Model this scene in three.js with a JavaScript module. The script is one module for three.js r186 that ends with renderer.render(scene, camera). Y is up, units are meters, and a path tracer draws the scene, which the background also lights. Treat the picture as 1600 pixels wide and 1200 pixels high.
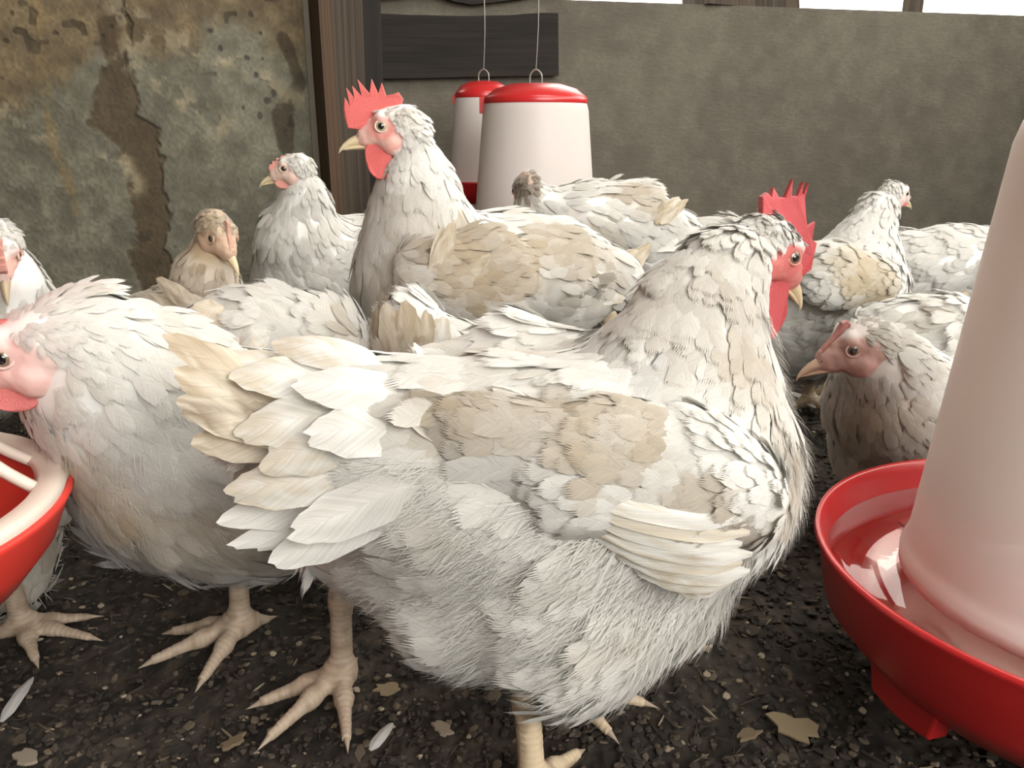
import * as THREE from 'three';
import { mergeGeometries } from 'three/addons/utils/BufferGeometryUtils.js';
import { RectAreaLightUniformsLib } from 'three/addons/lights/RectAreaLightUniformsLib.js';

// ---------------------------------------------------------------- camera, sky, light, exposure
const scene = new THREE.Scene();
const FOV = 50, PITCH = THREE.MathUtils.degToRad(17), CAM_Y = 0.42, F = 600 / Math.tan(THREE.MathUtils.degToRad(FOV / 2));
const camera = new THREE.PerspectiveCamera(FOV, 4 / 3, 0.05, 60);
camera.position.set(0, CAM_Y, 0);
camera.rotation.set(-PITCH, 0, 0);
scene.background = new THREE.Color().setRGB(1.0, 0.95, 0.86);
scene.backgroundIntensity = 7;
RectAreaLightUniformsLib.init();
const renderer = new THREE.WebGLRenderer();
renderer.toneMapping = THREE.LinearToneMapping;
renderer.toneMappingExposure = 0.85;
renderer.shadowMap.enabled = true;

// daylight entering through the two large openings of the shed (right side and behind the viewer)
function daylight(name, w, h, pos, target, rgb, power) {
  const l = new THREE.RectAreaLight(new THREE.Color().setRGB(...rgb), power, w, h);
  l.name = name; l.position.set(...pos); l.lookAt(...target); scene.add(l); return l;
}
daylight('daylight_roof_gap', 1.0, 0.9, [0.62, 2.09, -0.75], [0.62, 0, -0.75], [1.0, 0.98, 0.95], 2.5);
daylight('daylight_right_opening', 1.5, 0.9, [1.92, 1.55, 0.28], [0, 0.9, 0.0], [1.0, 0.98, 0.95], 3.4);
daylight('daylight_front_opening', 1.6, 1.3, [1.0, 1.2, 1.08], [0.7, 0.7, 0], [0.99, 0.985, 0.98], 5.0);

// ---------------------------------------------------------------- helpers
const V = (x, y, z) => new THREE.Vector3(x, y, z);
const clamp = (x, a, b) => Math.min(b, Math.max(a, x)), lerp = (a, b, t) => a + (b - a) * t;
const smooth = (a, b, x) => { const t = clamp((x - a) / (b - a), 0, 1); return t * t * (3 - 2 * t); };
function rng(seed) { let s = seed | 0; return () => { s = (s + 0x6d2b79f5) | 0; let t = Math.imul(s ^ (s >>> 15), 1 | s); t = (t + Math.imul(t ^ (t >>> 7), 61 | t)) ^ t; return ((t ^ (t >>> 14)) >>> 0) / 4294967296; }; }
const hash3 = (x, y, z) => { let h = Math.imul(x, 374761393) + Math.imul(y, 668265263) + Math.imul(z, 2147483647 ^ 0x5bd1e995); h = Math.imul(h ^ (h >>> 13), 1274126177); return ((h ^ (h >>> 16)) >>> 0) / 4294967296; };
const h2 = (a, b) => { let h = Math.imul(a + b, 1274126177) ^ b; h = Math.imul(h ^ (h >>> 13), 1274126177); return ((h ^ (h >>> 16)) >>> 0) / 4294967296; };
function noise(x, y = 0, z = 0) {
  const xi = Math.floor(x), yi = Math.floor(y), zi = Math.floor(z); let u = x - xi, v = y - yi, w = z - zi; u *= u * (3 - 2 * u); v *= v * (3 - 2 * v); w *= w * (3 - 2 * w);
  const X0 = Math.imul(xi, 374761393), X1 = X0 + 374761393 | 0, Y0 = Math.imul(yi, 668265263), Y1 = Y0 + 668265263 | 0, Z0 = Math.imul(zi, 1440662683), Z1 = Z0 + 1440662683 | 0;
  const a = h2(X0 ^ Y0, Z0), b = h2(X1 ^ Y0, Z0), c = h2(X0 ^ Y1, Z0), d = h2(X1 ^ Y1, Z0), p = a + (b - a) * u, q = c + (d - c) * u, lo = p + (q - p) * v;
  if (w === 0) return lo;
  const e = h2(X0 ^ Y0, Z1), f = h2(X1 ^ Y0, Z1), g = h2(X0 ^ Y1, Z1), h = h2(X1 ^ Y1, Z1), r = e + (f - e) * u, t = g + (h - g) * u, hi = r + (t - r) * v;
  return lo + (hi - lo) * w;
}
function fbm(x, y, z = 0, o = 4) { let a = 0.5, s = 0, n = 0; for (let i = 0; i < o; i++) { s += a * noise(x, y, z); n += a; x *= 2.03; y *= 2.03; z *= 2.03; a *= 0.5; } return s / n; }
// a pixel of the 1600 x 1200 photograph gives a direction; the distance d (metres in front of the lens, along the floor) comes from where the thing stands
const ray = (px, py) => V((px - 800) / F, -(py - 600) / F, -1).applyAxisAngle(V(1, 0, 0), -PITCH);
const at = (px, py, d) => { const r = ray(px, py); return r.multiplyScalar(d / -r.z).add(camera.position); };
const onFloor = (px, py, y = 0) => { const r = ray(px, py); return r.multiplyScalar((y - CAM_Y) / r.y).add(camera.position); };
const axisDepth = (p) => (CAM_Y - p.y) * Math.sin(PITCH) - p.z * Math.cos(PITCH);
const pxm = (p) => axisDepth(p) / F;                                // metres per pixel at a point
const used = new Map();
const numbered = (n) => { const k = used.get(n) || 0; used.set(n, k + 1); return k ? n + '_' + String(k).padStart(3, '0') : n; };
function shade(o) { o.castShadow = true; o.receiveShadow = true; return o; }
function thing(name, label, category, pos = V(0, 0, 0), group) {
  const g = new THREE.Group(); g.name = numbered(name); g.position.copy(pos); g.userData = { label, category }; if (group) g.userData.group = group; scene.add(g); return g;
}
// geometries are written in world metres; part() moves them into the frame of the thing they belong to
function part(name, geo, mat, parent, root, kind) {
  const m = shade(new THREE.Mesh(geo, mat)); m.name = name;
  if (root) geo.translate(-root.position.x, -root.position.y, -root.position.z);
  if (kind) m.userData.kind = kind; parent.add(m); return m;
}
function structure(name, geo, mat, label, category) {
  const m = shade(new THREE.Mesh(geo, mat)); m.name = numbered(name); m.userData = { kind: 'structure', label, category }; scene.add(m); return m;
}
const std = (rgb, rough = 0.8, o = {}) => new THREE.MeshStandardMaterial({ color: new THREE.Color().setRGB(...rgb), roughness: rough, metalness: 0, side: THREE.DoubleSide, ...o });
const phys = (rgb, rough = 0.5, o = {}) => new THREE.MeshPhysicalMaterial({ color: new THREE.Color().setRGB(...rgb), roughness: rough, metalness: 0, side: THREE.DoubleSide, ...o });
function dataTexture(w, h, f, srgb, repeat) {
  const d = new Uint8Array(w * h * 4);
  for (let y = 0; y < h; y++) for (let x = 0; x < w; x++) { const c = f(x / w, y / h), i = (y * w + x) * 4; for (let k = 0; k < 3; k++) d[i + k] = clamp(Math.round(c[k] * 255), 0, 255); d[i + 3] = 255; }
  const t = new THREE.DataTexture(d, w, h); t.magFilter = THREE.LinearFilter; t.minFilter = THREE.LinearMipmapLinearFilter; if (srgb) t.colorSpace = THREE.SRGBColorSpace;
  t.wrapS = t.wrapT = THREE.RepeatWrapping; if (repeat) t.repeat.set(...repeat); t.needsUpdate = true; return t;
}
function box(w, h, d, x, y, z, ry = 0) { const g = new THREE.BoxGeometry(w, h, d); if (ry) g.rotateY(ry); g.translate(x, y, z); return g; }
function tube(pts, r, seg = 24, rad = 8) { return new THREE.TubeGeometry(new THREE.CatmullRomCurve3(pts), seg, r, rad, false); }

// naive surface nets: the zero surface of f on a grid of cell h
function surfaceNets(f, min, max, h) {
  const nx = Math.ceil((max.x - min.x) / h) + 2, ny = Math.ceil((max.y - min.y) / h) + 2, nz = Math.ceil((max.z - min.z) / h) + 2;
  const val = new Float32Array(nx * ny * nz), id = (i, j, k) => i + nx * (j + ny * k);
  const p = V(0, 0, 0);
  for (let k = 0; k < nz; k++) for (let j = 0; j < ny; j++) for (let i = 0; i < nx; i++) { p.set(min.x + i * h, min.y + j * h, min.z + k * h); val[id(i, j, k)] = f(p); }
  const vid = new Int32Array(nx * ny * nz).fill(-1), pos = [], idx = [];
  const E = [[0, 1], [2, 3], [4, 5], [6, 7], [0, 2], [1, 3], [4, 6], [5, 7], [0, 4], [1, 5], [2, 6], [3, 7]];
  for (let k = 0; k < nz - 1; k++) for (let j = 0; j < ny - 1; j++) for (let i = 0; i < nx - 1; i++) {
    const c = []; let m = 0;
    for (let q = 0; q < 8; q++) { c[q] = val[id(i + (q & 1), j + ((q >> 1) & 1), k + (q >> 2))]; if (c[q] < 0) m |= 1 << q; }
    if (m === 0 || m === 255) continue;
    let n = 0, x = 0, y = 0, z = 0;
    for (const [a, b] of E) if ((c[a] < 0) !== (c[b] < 0)) { const t = c[a] / (c[a] - c[b]); x += lerp(a & 1, b & 1, t); y += lerp((a >> 1) & 1, (b >> 1) & 1, t); z += lerp(a >> 2, b >> 2, t); n++; }
    vid[id(i, j, k)] = pos.length / 3; pos.push(min.x + (i + x / n) * h, min.y + (j + y / n) * h, min.z + (k + z / n) * h);
  }
  const quad = (a, b, c, d, flip) => { if (a < 0 || b < 0 || c < 0 || d < 0) return; flip ? idx.push(a, c, b, a, d, c) : idx.push(a, b, c, a, c, d); };
  for (let k = 1; k < nz - 1; k++) for (let j = 1; j < ny - 1; j++) for (let i = 1; i < nx - 1; i++) {
    const v0 = val[id(i, j, k)] < 0;
    if (v0 !== (val[id(i + 1, j, k)] < 0)) quad(vid[id(i, j - 1, k - 1)], vid[id(i, j, k - 1)], vid[id(i, j, k)], vid[id(i, j - 1, k)], !v0);
    if (v0 !== (val[id(i, j + 1, k)] < 0)) quad(vid[id(i - 1, j, k - 1)], vid[id(i - 1, j, k)], vid[id(i, j, k)], vid[id(i, j, k - 1)], !v0);
    if (v0 !== (val[id(i, j, k + 1)] < 0)) quad(vid[id(i - 1, j - 1, k)], vid[id(i, j - 1, k)], vid[id(i, j, k)], vid[id(i - 1, j, k)], !v0);
  }
  const g = new THREE.BufferGeometry(); g.setAttribute('position', new THREE.Float32BufferAttribute(pos, 3)); g.setIndex(idx); g.computeVertexNormals(); return g;
}
const smin = (a, b, k) => { const h = Math.max(k - Math.abs(a - b), 0) / k; return Math.min(a, b) - h * h * k * 0.25; };
const _ab = V(), _ap = V();
function capsule(p, b) {                                           // tapered capsule, optionally flattened along b.n by b.k
  _ab.subVectors(b.b, b.a); _ap.subVectors(p, b.a);
  if (b.n) { const s = _ap.dot(b.n), q = _ab.dot(b.n); _ap.addScaledVector(b.n, s * (b.k - 1)); _ab.addScaledVector(b.n, q * (b.k - 1)); }
  const t = clamp(_ap.dot(_ab) / Math.max(_ab.lengthSq(), 1e-9), 0, 1);
  return (_ap.addScaledVector(_ab, -t).length() - lerp(b.ra, b.rb, t)) * (b.n ? 0.7 : 1);
}
function boxOf(bones, pad) { const b = new THREE.Box3(); for (const q of bones) for (const [c, r] of [[q.a, q.ra], [q.b, q.rb]]) { b.expandByPoint(V(c.x - r - pad, c.y - r - pad, c.z - r - pad)); b.expandByPoint(V(c.x + r + pad, c.y + r + pad, c.z + r + pad)); } return b; }

// ---------------------------------------------------------------- the shed: walls, floor, roof, timber
const concreteBump = dataTexture(512, 512, (u, v) => { const a = fbm(u * 40, v * 40, 1), b = noise(u * 220, v * 220, 3); const c = 0.6 * a + 0.4 * b; return [c, c, c]; }, false, [1, 1]);
function mix3(a, b, t) { return [lerp(a[0], b[0], t), lerp(a[1], b[1], t), lerp(a[2], b[2], t)]; }

// left wall: old cement wall, plaster fallen off in patches; it runs from far left to the timber post
const LW0 = at(-420, 600, 1.45), LW1 = at(513, 600, 1.9); LW0.y = LW1.y = 0;
const lwDir = V().subVectors(LW1, LW0), LWLEN = lwDir.length(); lwDir.normalize();
const lwN = V(-lwDir.z, 0, lwDir.x).multiplyScalar(-1); if (lwN.z < 0) lwN.negate();
const WALLTOP = 2.1;
function wallUV(px, py) { const r = ray(px, py), t = V().subVectors(LW0, camera.position).dot(lwN) / r.dot(lwN); const p = r.multiplyScalar(t).add(camera.position); return [V().subVectors(p, LW0).dot(lwDir) / LWLEN, p.y / WALLTOP]; }
const segDist = (u, v, pts, ax, ay) => { let m = 9; for (let i = 0; i + 1 < pts.length; i++) { const [x0, y0] = pts[i], [x1, y1] = pts[i + 1]; const dx = (x1 - x0) * ax, dy = (y1 - y0) * ay, px = (u - x0) * ax, py = (v - y0) * ay; const t = clamp((px * dx + py * dy) / (dx * dx + dy * dy), 0, 1); m = Math.min(m, Math.hypot(px - t * dx, py - t * dy)); } return m; };
const PX = (l) => l.map(([x, y]) => wallUV(x, y));
const lossLine = PX([[165, -60], [178, 60], [182, 130], [172, 190], [205, 215], [228, 270], [240, 330], [232, 400], [262, 470]]);   // where the plaster coat has broken away
const lossLine2 = PX([[440, 60], [470, 130], [440, 180], [446, 230]]);
const ridges = [PX([[180, 15], [225, 40], [210, 70]]), PX([[265, 65], [320, 85], [380, 100], [430, 140], [460, 155]]), PX([[262, 140], [300, 165], [345, 195]]), PX([[190, 95], [240, 115], [250, 125]]), PX([[0, 170], [35, 185], [60, 210]]), PX([[140, 260], [190, 250], [210, 290]])];
const drip = PX([[55, -60], [62, 60], [75, 180], [85, 240], [105, 280], [116, 330]]);
const crack = PX([[498, 10], [494, 40], [500, 80], [506, 115]]);
const stainEdge = (u) => { const [a0, b0] = wallUV(0, 175), [a1, b1] = wallUV(190, 75), [a2, b2] = wallUV(330, 70), [a3, b3] = wallUV(510, 130); return u < a1 ? lerp(b0, b1, clamp((u - a0) / (a1 - a0), -1, 1)) : u < a2 ? lerp(b1, b2, (u - a1) / (a2 - a1)) : lerp(b2, b3, (u - a2) / (a3 - a2)); };
function lwSample(u, v) {
  const X = u * LWLEN, Y = v * WALLTOP, big = fbm(X * 5, Y * 5, 7), fine = fbm(X * 34, Y * 34, 9), grit = noise(X * 190, Y * 190, 2), wob = (fbm(X * 15, Y * 15, 4) - 0.5), wob2 = fbm(X * 60, Y * 60, 5) - 0.5;
  let c = mix3([0.40, 0.39, 0.335], [0.475, 0.465, 0.405], smooth(0.3, 0.7, big * 0.6 + fine * 0.4)), h = 0.5;
  const tan = smooth(-0.02, 0.03, v - stainEdge(u) + wob * 0.10);                       // mud render above a broken edge
  c = mix3(c, mix3([0.39, 0.335, 0.25], [0.455, 0.395, 0.295], smooth(0.3, 0.7, fine * 0.7 + big * 0.3)), tan * 0.9);
  h += tan * 0.12;
  const d1 = segDist(u, v, lossLine, LWLEN, WALLTOP), w1 = 0.016 + wob * 0.05 + wob2 * 0.02 + 0.022 * smooth(0.30, 0.2, v);
  const loss = 1 - smooth(w1 - 0.004, w1 + 0.006, d1);
  c = mix3(c, [0.31, 0.26, 0.19], loss * 0.85); h -= loss * 0.3;
  const d2 = segDist(u, v, lossLine2, LWLEN, WALLTOP), loss2 = 1 - smooth(0.010 + wob * 0.03, 0.018 + wob * 0.03, d2);
  c = mix3(c, [0.25, 0.21, 0.155], loss2 * 0.7); h -= loss2 * 0.15;
  for (const r of ridges) { const d = segDist(u, v, r, LWLEN, WALLTOP), k = (1 - smooth(0.004, 0.035 + wob * 0.04, d)) * smooth(0.42, 0.6, fbm(X * 45, Y * 45, 11)); c = mix3(c, [0.62, 0.58, 0.48], k * 0.75); h += k * 0.12; }
  const dd = segDist(u, v, drip, LWLEN, WALLTOP); c = mix3(c, [0.52, 0.44, 0.30], (1 - smooth(0.004, 0.016 + wob * 0.012, dd)) * 0.55 * smooth(0.25, 0.6, fine));
  const dc = segDist(u + wob * 0.01, v, crack, LWLEN, WALLTOP); const ck = 1 - smooth(0.002, 0.006, dc); c = mix3(c, [0.11, 0.085, 0.06], ck * 0.9); h -= ck * 0.3;
  const g2 = 0.79 + 0.26 * grit * fine + 0.1 * fine; const pit = smooth(0.80, 0.88, noise(X * 60, Y * 60, 8)) * smooth(0.5, 0.7, big);
  c = c.map((x) => x * g2 * (1 - 0.35 * pit)); h += (fine - 0.5) * 0.25 + (grit - 0.5) * 0.06 - pit * 0.1;
  return { c, h };
}
const lwHeights = [], lwMap = dataTexture(800, 800, (u, v) => { const q = lwSample(u, v); lwHeights.push(q.h); return q.c; }, true);
let lwNext = 0; const lwBump = dataTexture(800, 800, () => { const h = lwHeights[lwNext++]; return [h, h, h]; }, false);
const lwMat = new THREE.MeshStandardMaterial({ map: lwMap, bumpMap: lwBump, bumpScale: 0.02, roughness: 0.95 });
function slabWall(name, a, b, height, thick, outward, mat, label) {       // a wall slab from a to b; its inner face lies on the line a-b; u along the wall, v up
  const dir = V().subVectors(b, a), len = dir.length(), g = new THREE.BoxGeometry(len, height, thick, 1, 1, 1);
  g.translate(len / 2, height / 2, -thick / 2); const uv = g.attributes.uv, pos = g.attributes.position;
  for (let i = 0; i < uv.count; i++) uv.setXY(i, pos.getX(i) / len, pos.getY(i) / height);
  g.rotateY(Math.atan2(-dir.z, dir.x)); g.translate(a.x, 0, a.z);
  return structure(name, g, mat, label, 'wall');
}
slabWall('wall_left', LW0, LW1, WALLTOP, 0.14, -1, lwMat, 'stained cement wall with broken plaster patches beside the brown post');

// back wall: low cement wall, slightly turned, open above
const BW0 = V(-0.75, 0, -2.18), BW1 = V(1.95, 0, -2.78), BWH = 0.755;
const bwDir = V().subVectors(BW1, BW0), BWLEN = bwDir.length(); bwDir.normalize();
const bwYaw = Math.atan2(-bwDir.z, bwDir.x);
const bwMap = dataTexture(1024, 512, (u, v) => {
  const X = u * BWLEN, Y = v * BWH, a = fbm(X * 4, Y * 4, 21), b = fbm(X * 25, Y * 25, 22), g = noise(X * 200, Y * 200, 23), spot = smooth(0.83, 0.9, noise(X * 28, Y * 28, 25));
  let c = mix3([0.37, 0.35, 0.31], [0.42, 0.40, 0.355], smooth(0.3, 0.7, 0.6 * a + 0.4 * b)); const k = (0.92 + 0.16 * g * b) ; return c.map((x) => x * k);
}, true);
const bwMat = new THREE.MeshStandardMaterial({ map: bwMap, bumpMap: concreteBump, bumpScale: 0.002, roughness: 0.95 });
slabWall('wall_back', BW0, BW1, BWH, 0.14, -1, bwMat, 'low grey cement wall behind the birds, open above');
const bw = (s, y, out = 0) => V(BW0.x, y, BW0.z).addScaledVector(bwDir, s).add(V(-bwDir.z, 0, bwDir.x).multiplyScalar(-out * 1));   // a point along the back wall, out metres behind its face
const outSide = V(bwDir.z, 0, -bwDir.x); if (outSide.z > 0) outSide.negate();
const bwAt = (px, py) => { const r = ray(px, py), t = V().subVectors(BW0, camera.position).dot(outSide) / r.dot(outSide); return r.multiplyScalar(t).add(camera.position); };
// right wall, wall behind the viewer and the far left end: unseen; sill heights and the near solid piece shape the daylight
const half = new THREE.MeshStandardMaterial({ map: bwMap, bumpMap: concreteBump, bumpScale: 0.002, roughness: 0.95 });
slabWall('wall_right', BW1, V(1.95, 0, 1.1), 1.05, 0.14, -1, half, 'unseen low cement wall on the open side, raised to cut light');  // height raised to dim the left and back walls
slabWall('wall_front', V(1.95, 0, 1.1), V(0.1, 0, 1.1), 0.5, 0.14, -1, half, 'unseen cement wall kept low below the near opening to admit light');  // sill lowered so more low light reaches the birds
slabWall('wall_light_block', V(0.1, 0, 1.1), V(-1.1, 0, 1.1), WALLTOP, 0.14, -1, half, 'unseen full-height cement wall added at the near end to block light');  // added blocker: leaves only the right half of the opening lit
slabWall('wall_side', V(-1.1, 0, 1.1), LW0, WALLTOP, 0.14, -1, lwMat, 'solid cement wall on the closed side of the shed');
// the recess between the post and the back wall
slabWall('wall_recess', LW1.clone().add(V(0.02, 0, -0.16)), BW0, WALLTOP, 0.1, -1, half, 'short cement return wall behind the brown post');
// roof
const roofMat = std([0.16, 0.14, 0.12], 0.8);
{ const X0 = -1.6, X1 = 2.3, Z0 = -3.2, Z1 = 1.5, a = 0.10, b = 1.14, c = -1.22, d = -0.28, slab = (x0, x1, z0, z1) => box(x1 - x0, 0.05, z1 - z0, (x0 + x1) / 2, 2.13, (z0 + z1) / 2);   // roof sheets with a gap for daylight
  structure('ceiling', mergeGeometries([slab(X0, a, Z0, Z1), slab(b, X1, Z0, Z1), slab(a, b, Z0, c), slab(a, b, d, Z1)]), roofMat, 'dark roof sheeting over the shed with an open gap', 'roof'); }
// outside ground
structure('ground', box(8, 0.1, 8, 0.3, -0.17, -0.8), std([0.30, 0.24, 0.16], 1), 'dry earth outside the shed', 'ground');

const woodTex = (base, dark, seed) => dataTexture(256, 512, (u, v) => { const n = fbm(u * 16, v * 2.2, seed), f = noise(u * 90, v * 6, seed + 1), k = noise(u * 7, v * 5, seed + 2); return mix3(base, dark, smooth(0.3, 0.75, 0.55 * n + 0.3 * f + 0.15 * k)); }, true);
const woodMat = new THREE.MeshStandardMaterial({ map: woodTex([0.34, 0.26, 0.19], [0.20, 0.15, 0.11], 31), roughness: 0.85 });
const greyWood = new THREE.MeshStandardMaterial({ map: woodTex([0.30, 0.26, 0.215], [0.17, 0.145, 0.12], 41), roughness: 0.9 });
const darkWood = new THREE.MeshStandardMaterial({ map: woodTex([0.15, 0.13, 0.11], [0.09, 0.075, 0.065], 51), roughness: 0.9 });
function plank(name, a, b, w, t, mat, label, category = 'plank') {    // board from a to b, width w across, thickness t
  const d = V().subVectors(b, a), len = d.length(), g = new THREE.BoxGeometry(w, len, t, 1, 12, 1), p = g.attributes.position, r = rng(Math.round(len * 1e4 + w * 1e5));
  for (let i = 0; i < p.count; i++) p.setX(i, p.getX(i) + (noise(p.getY(i) * 9, w * 50, p.getX(i) > 0 ? 3 : 8) - 0.5) * w * 0.08);
  g.computeVertexNormals();
  const m = new THREE.Matrix4(), y = d.clone().normalize(), z = Math.abs(y.y) > 0.5 ? lwN.clone() : outSide.clone().negate(), x = V().crossVectors(y, z).normalize(); z.crossVectors(x, y);
  g.applyMatrix4(m.makeBasis(x, y, z)); const o = shade(new THREE.Mesh(g, mat)); o.position.copy(a).add(b).multiplyScalar(0.5); o.name = numbered(name); o.userData = { label, category }; scene.add(o); return o;
}
{
  const p = at(520, 300, 1.86);
  plank('door_post', V(p.x, 0, p.z), V(p.x - 0.012, 2.08, p.z), 0.026, 0.10, woodMat, 'narrow brown timber post against the end of the stained wall', 'post');
  const q = at(552, 300, 2.0); plank('door_board', V(q.x, 0, q.z), V(q.x - 0.01, 2.08, q.z), 0.082, 0.03, greyWood, 'grey weathered upright board right beside the brown post', 'board');
  const s = at(588, 300, 2.06); plank('door_board', V(s.x, 0, s.z), V(s.x, 2.08, s.z), 0.05, 0.03, darkWood, 'dark upright board between grey board and back wall', 'board');
  // boards nailed across the top of the back wall, with a slot of daylight between them
  const yTop = 0.715;
  const L0 = bwAt(560, 60), L1 = bwAt(868, 60);
  const off = outSide.clone().multiplyScalar(-0.02);
  const b0 = L0.clone().add(off), b1 = L1.clone().add(off);
  plank('wall_board', V(b0.x, 0.625, b0.z), V(b1.x, 0.64, b1.z), 0.15, 0.022, darkWood, 'dark wide board across the wall top below the light slot', 'board');
  const u0 = bwAt(560, 0).add(off), u1 = bwAt(872, 0).add(off);
  plank('wall_board', V(u0.x, 0.94, u0.z), V(u1.x, 0.99, u1.z), 0.44, 0.022, darkWood, 'dark wide board above the light slot', 'board');
  const c0 = bwAt(1085, 0), c1 = bwAt(1262, 0); const cm = c0.clone().add(c1).multiplyScalar(0.5).addScaledVector(outSide, 0.07);
  plank('opening_post', V(cm.x, BWH, cm.z), V(cm.x, 2.1, cm.z), c0.distanceTo(c1) * 0.92, 0.12, greyWood, 'wide timber post standing on the back wall between bright openings', 'post');
  const e = bwAt(1452, 0).addScaledVector(outSide, 0.07); plank('opening_post', V(e.x, BWH, e.z), V(e.x, 2.1, e.z), 0.03, 0.05, greyWood, 'thin upright stick in the bright opening above wall', 'post');
}

// floor with dark litter
const floorG = new THREE.PlaneGeometry(3.4, 4.1, 220, 260); floorG.rotateX(-Math.PI / 2); floorG.translate(0.35, 0, -0.85);
{ const p = floorG.attributes.position; for (let i = 0; i < p.count; i++) p.setY(i, (fbm(p.getX(i) * 14, p.getZ(i) * 14, 3) - 0.5) * 0.016 + (noise(p.getX(i) * 70, p.getZ(i) * 70, 5) - 0.5) * 0.006 - 0.004); floorG.computeVertexNormals(); }
const litterTex = dataTexture(768, 768, (u, v) => { const a = fbm(u * 30, v * 30, 61), b = noise(u * 260, v * 260, 62), c = noise(u * 120, v * 120, 63); let k = mix3([0.13, 0.11, 0.09], [0.24, 0.205, 0.17], smooth(0.3, 0.75, 0.5 * a + 0.5 * c)); k = mix3(k, [0.38, 0.33, 0.26], smooth(0.8, 0.95, b) * 0.7); return k; }, true, [3, 3]);
const litterBump = dataTexture(512, 512, (u, v) => { const a = fbm(u * 60, v * 60, 71); return [a, a, a]; }, false, [4, 4]);
structure('floor', floorG, new THREE.MeshStandardMaterial({ map: litterTex, bumpMap: litterBump, bumpScale: 0.012, roughness: 0.95 }), 'dark trodden litter floor of the pen', 'floor');
structure('floor_base', box(3.3, 0.1, 4.0, 0.35, -0.065, -0.85), std([0.10, 0.085, 0.07], 1), 'packed earth under the litter', 'floor');
const floorY = (x, z) => (fbm(x * 14, z * 14, 3) - 0.5) * 0.016 + (noise(x * 70, z * 70, 5) - 0.5) * 0.006 - 0.004;
{ // loose litter: wood flakes, crumbs and straw bits, far too many to count
  const r = rng(5), n = 26000, g = new THREE.IcosahedronGeometry(1, 0), mesh = new THREE.InstancedMesh(g, std([1, 1, 1], 0.9, { flatShading: true }), n), M = new THREE.Matrix4(), q = new THREE.Quaternion(), c = new THREE.Color();
  { const p = g.attributes.position; for (let i = 0; i < p.count; i++) { const k = 0.75 + 0.5 * hash3(Math.round(p.getX(i) * 50), Math.round(p.getY(i) * 50), Math.round(p.getZ(i) * 50)); p.setXYZ(i, p.getX(i) * k, p.getY(i) * k, p.getZ(i) * k); } g.computeVertexNormals(); }
  for (let i = 0; i < n; i++) {
    const d = 0.28 + 1.3 * Math.pow(r(), 1.9), x = (r() * 2 - 1) * (0.15 + d * 0.72) + 0.02, z = -d, s = r(), big = s > 0.90, straw = s < 0.1;
    const l = big ? 0.004 + r() * 0.005 : 0.0016 + r() * 0.0035, w = straw ? 0.0007 : l * (0.4 + 0.4 * r()), l2 = straw ? l * 3 : l;
    q.setFromEuler(new THREE.Euler((r() - 0.5) * 0.9, r() * 6.28, (r() - 0.5) * 0.9)); M.compose(V(x, floorY(x, z) + 0.001 + r() * 0.002, z), q, V(l2, big ? 0.0008 : l * 0.3, w)); mesh.setMatrixAt(i, M);
    const t = big ? r() * 0.955 : r(); c.setRGB(...(t < 0.80 ? mix3([0.014, 0.011, 0.008], [0.05, 0.038, 0.028], r()) : t < 0.95 ? mix3([0.06, 0.046, 0.032], [0.12, 0.093, 0.062], r()) : mix3([0.20, 0.155, 0.10], [0.32, 0.27, 0.20], r()))); mesh.setColorAt(i, c);
  }
  mesh.name = 'litter'; mesh.userData = { kind: 'stuff', label: 'loose wood flakes and crumbs of dark litter on the floor', category: 'litter' }; shade(mesh); scene.add(mesh);
}


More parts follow.
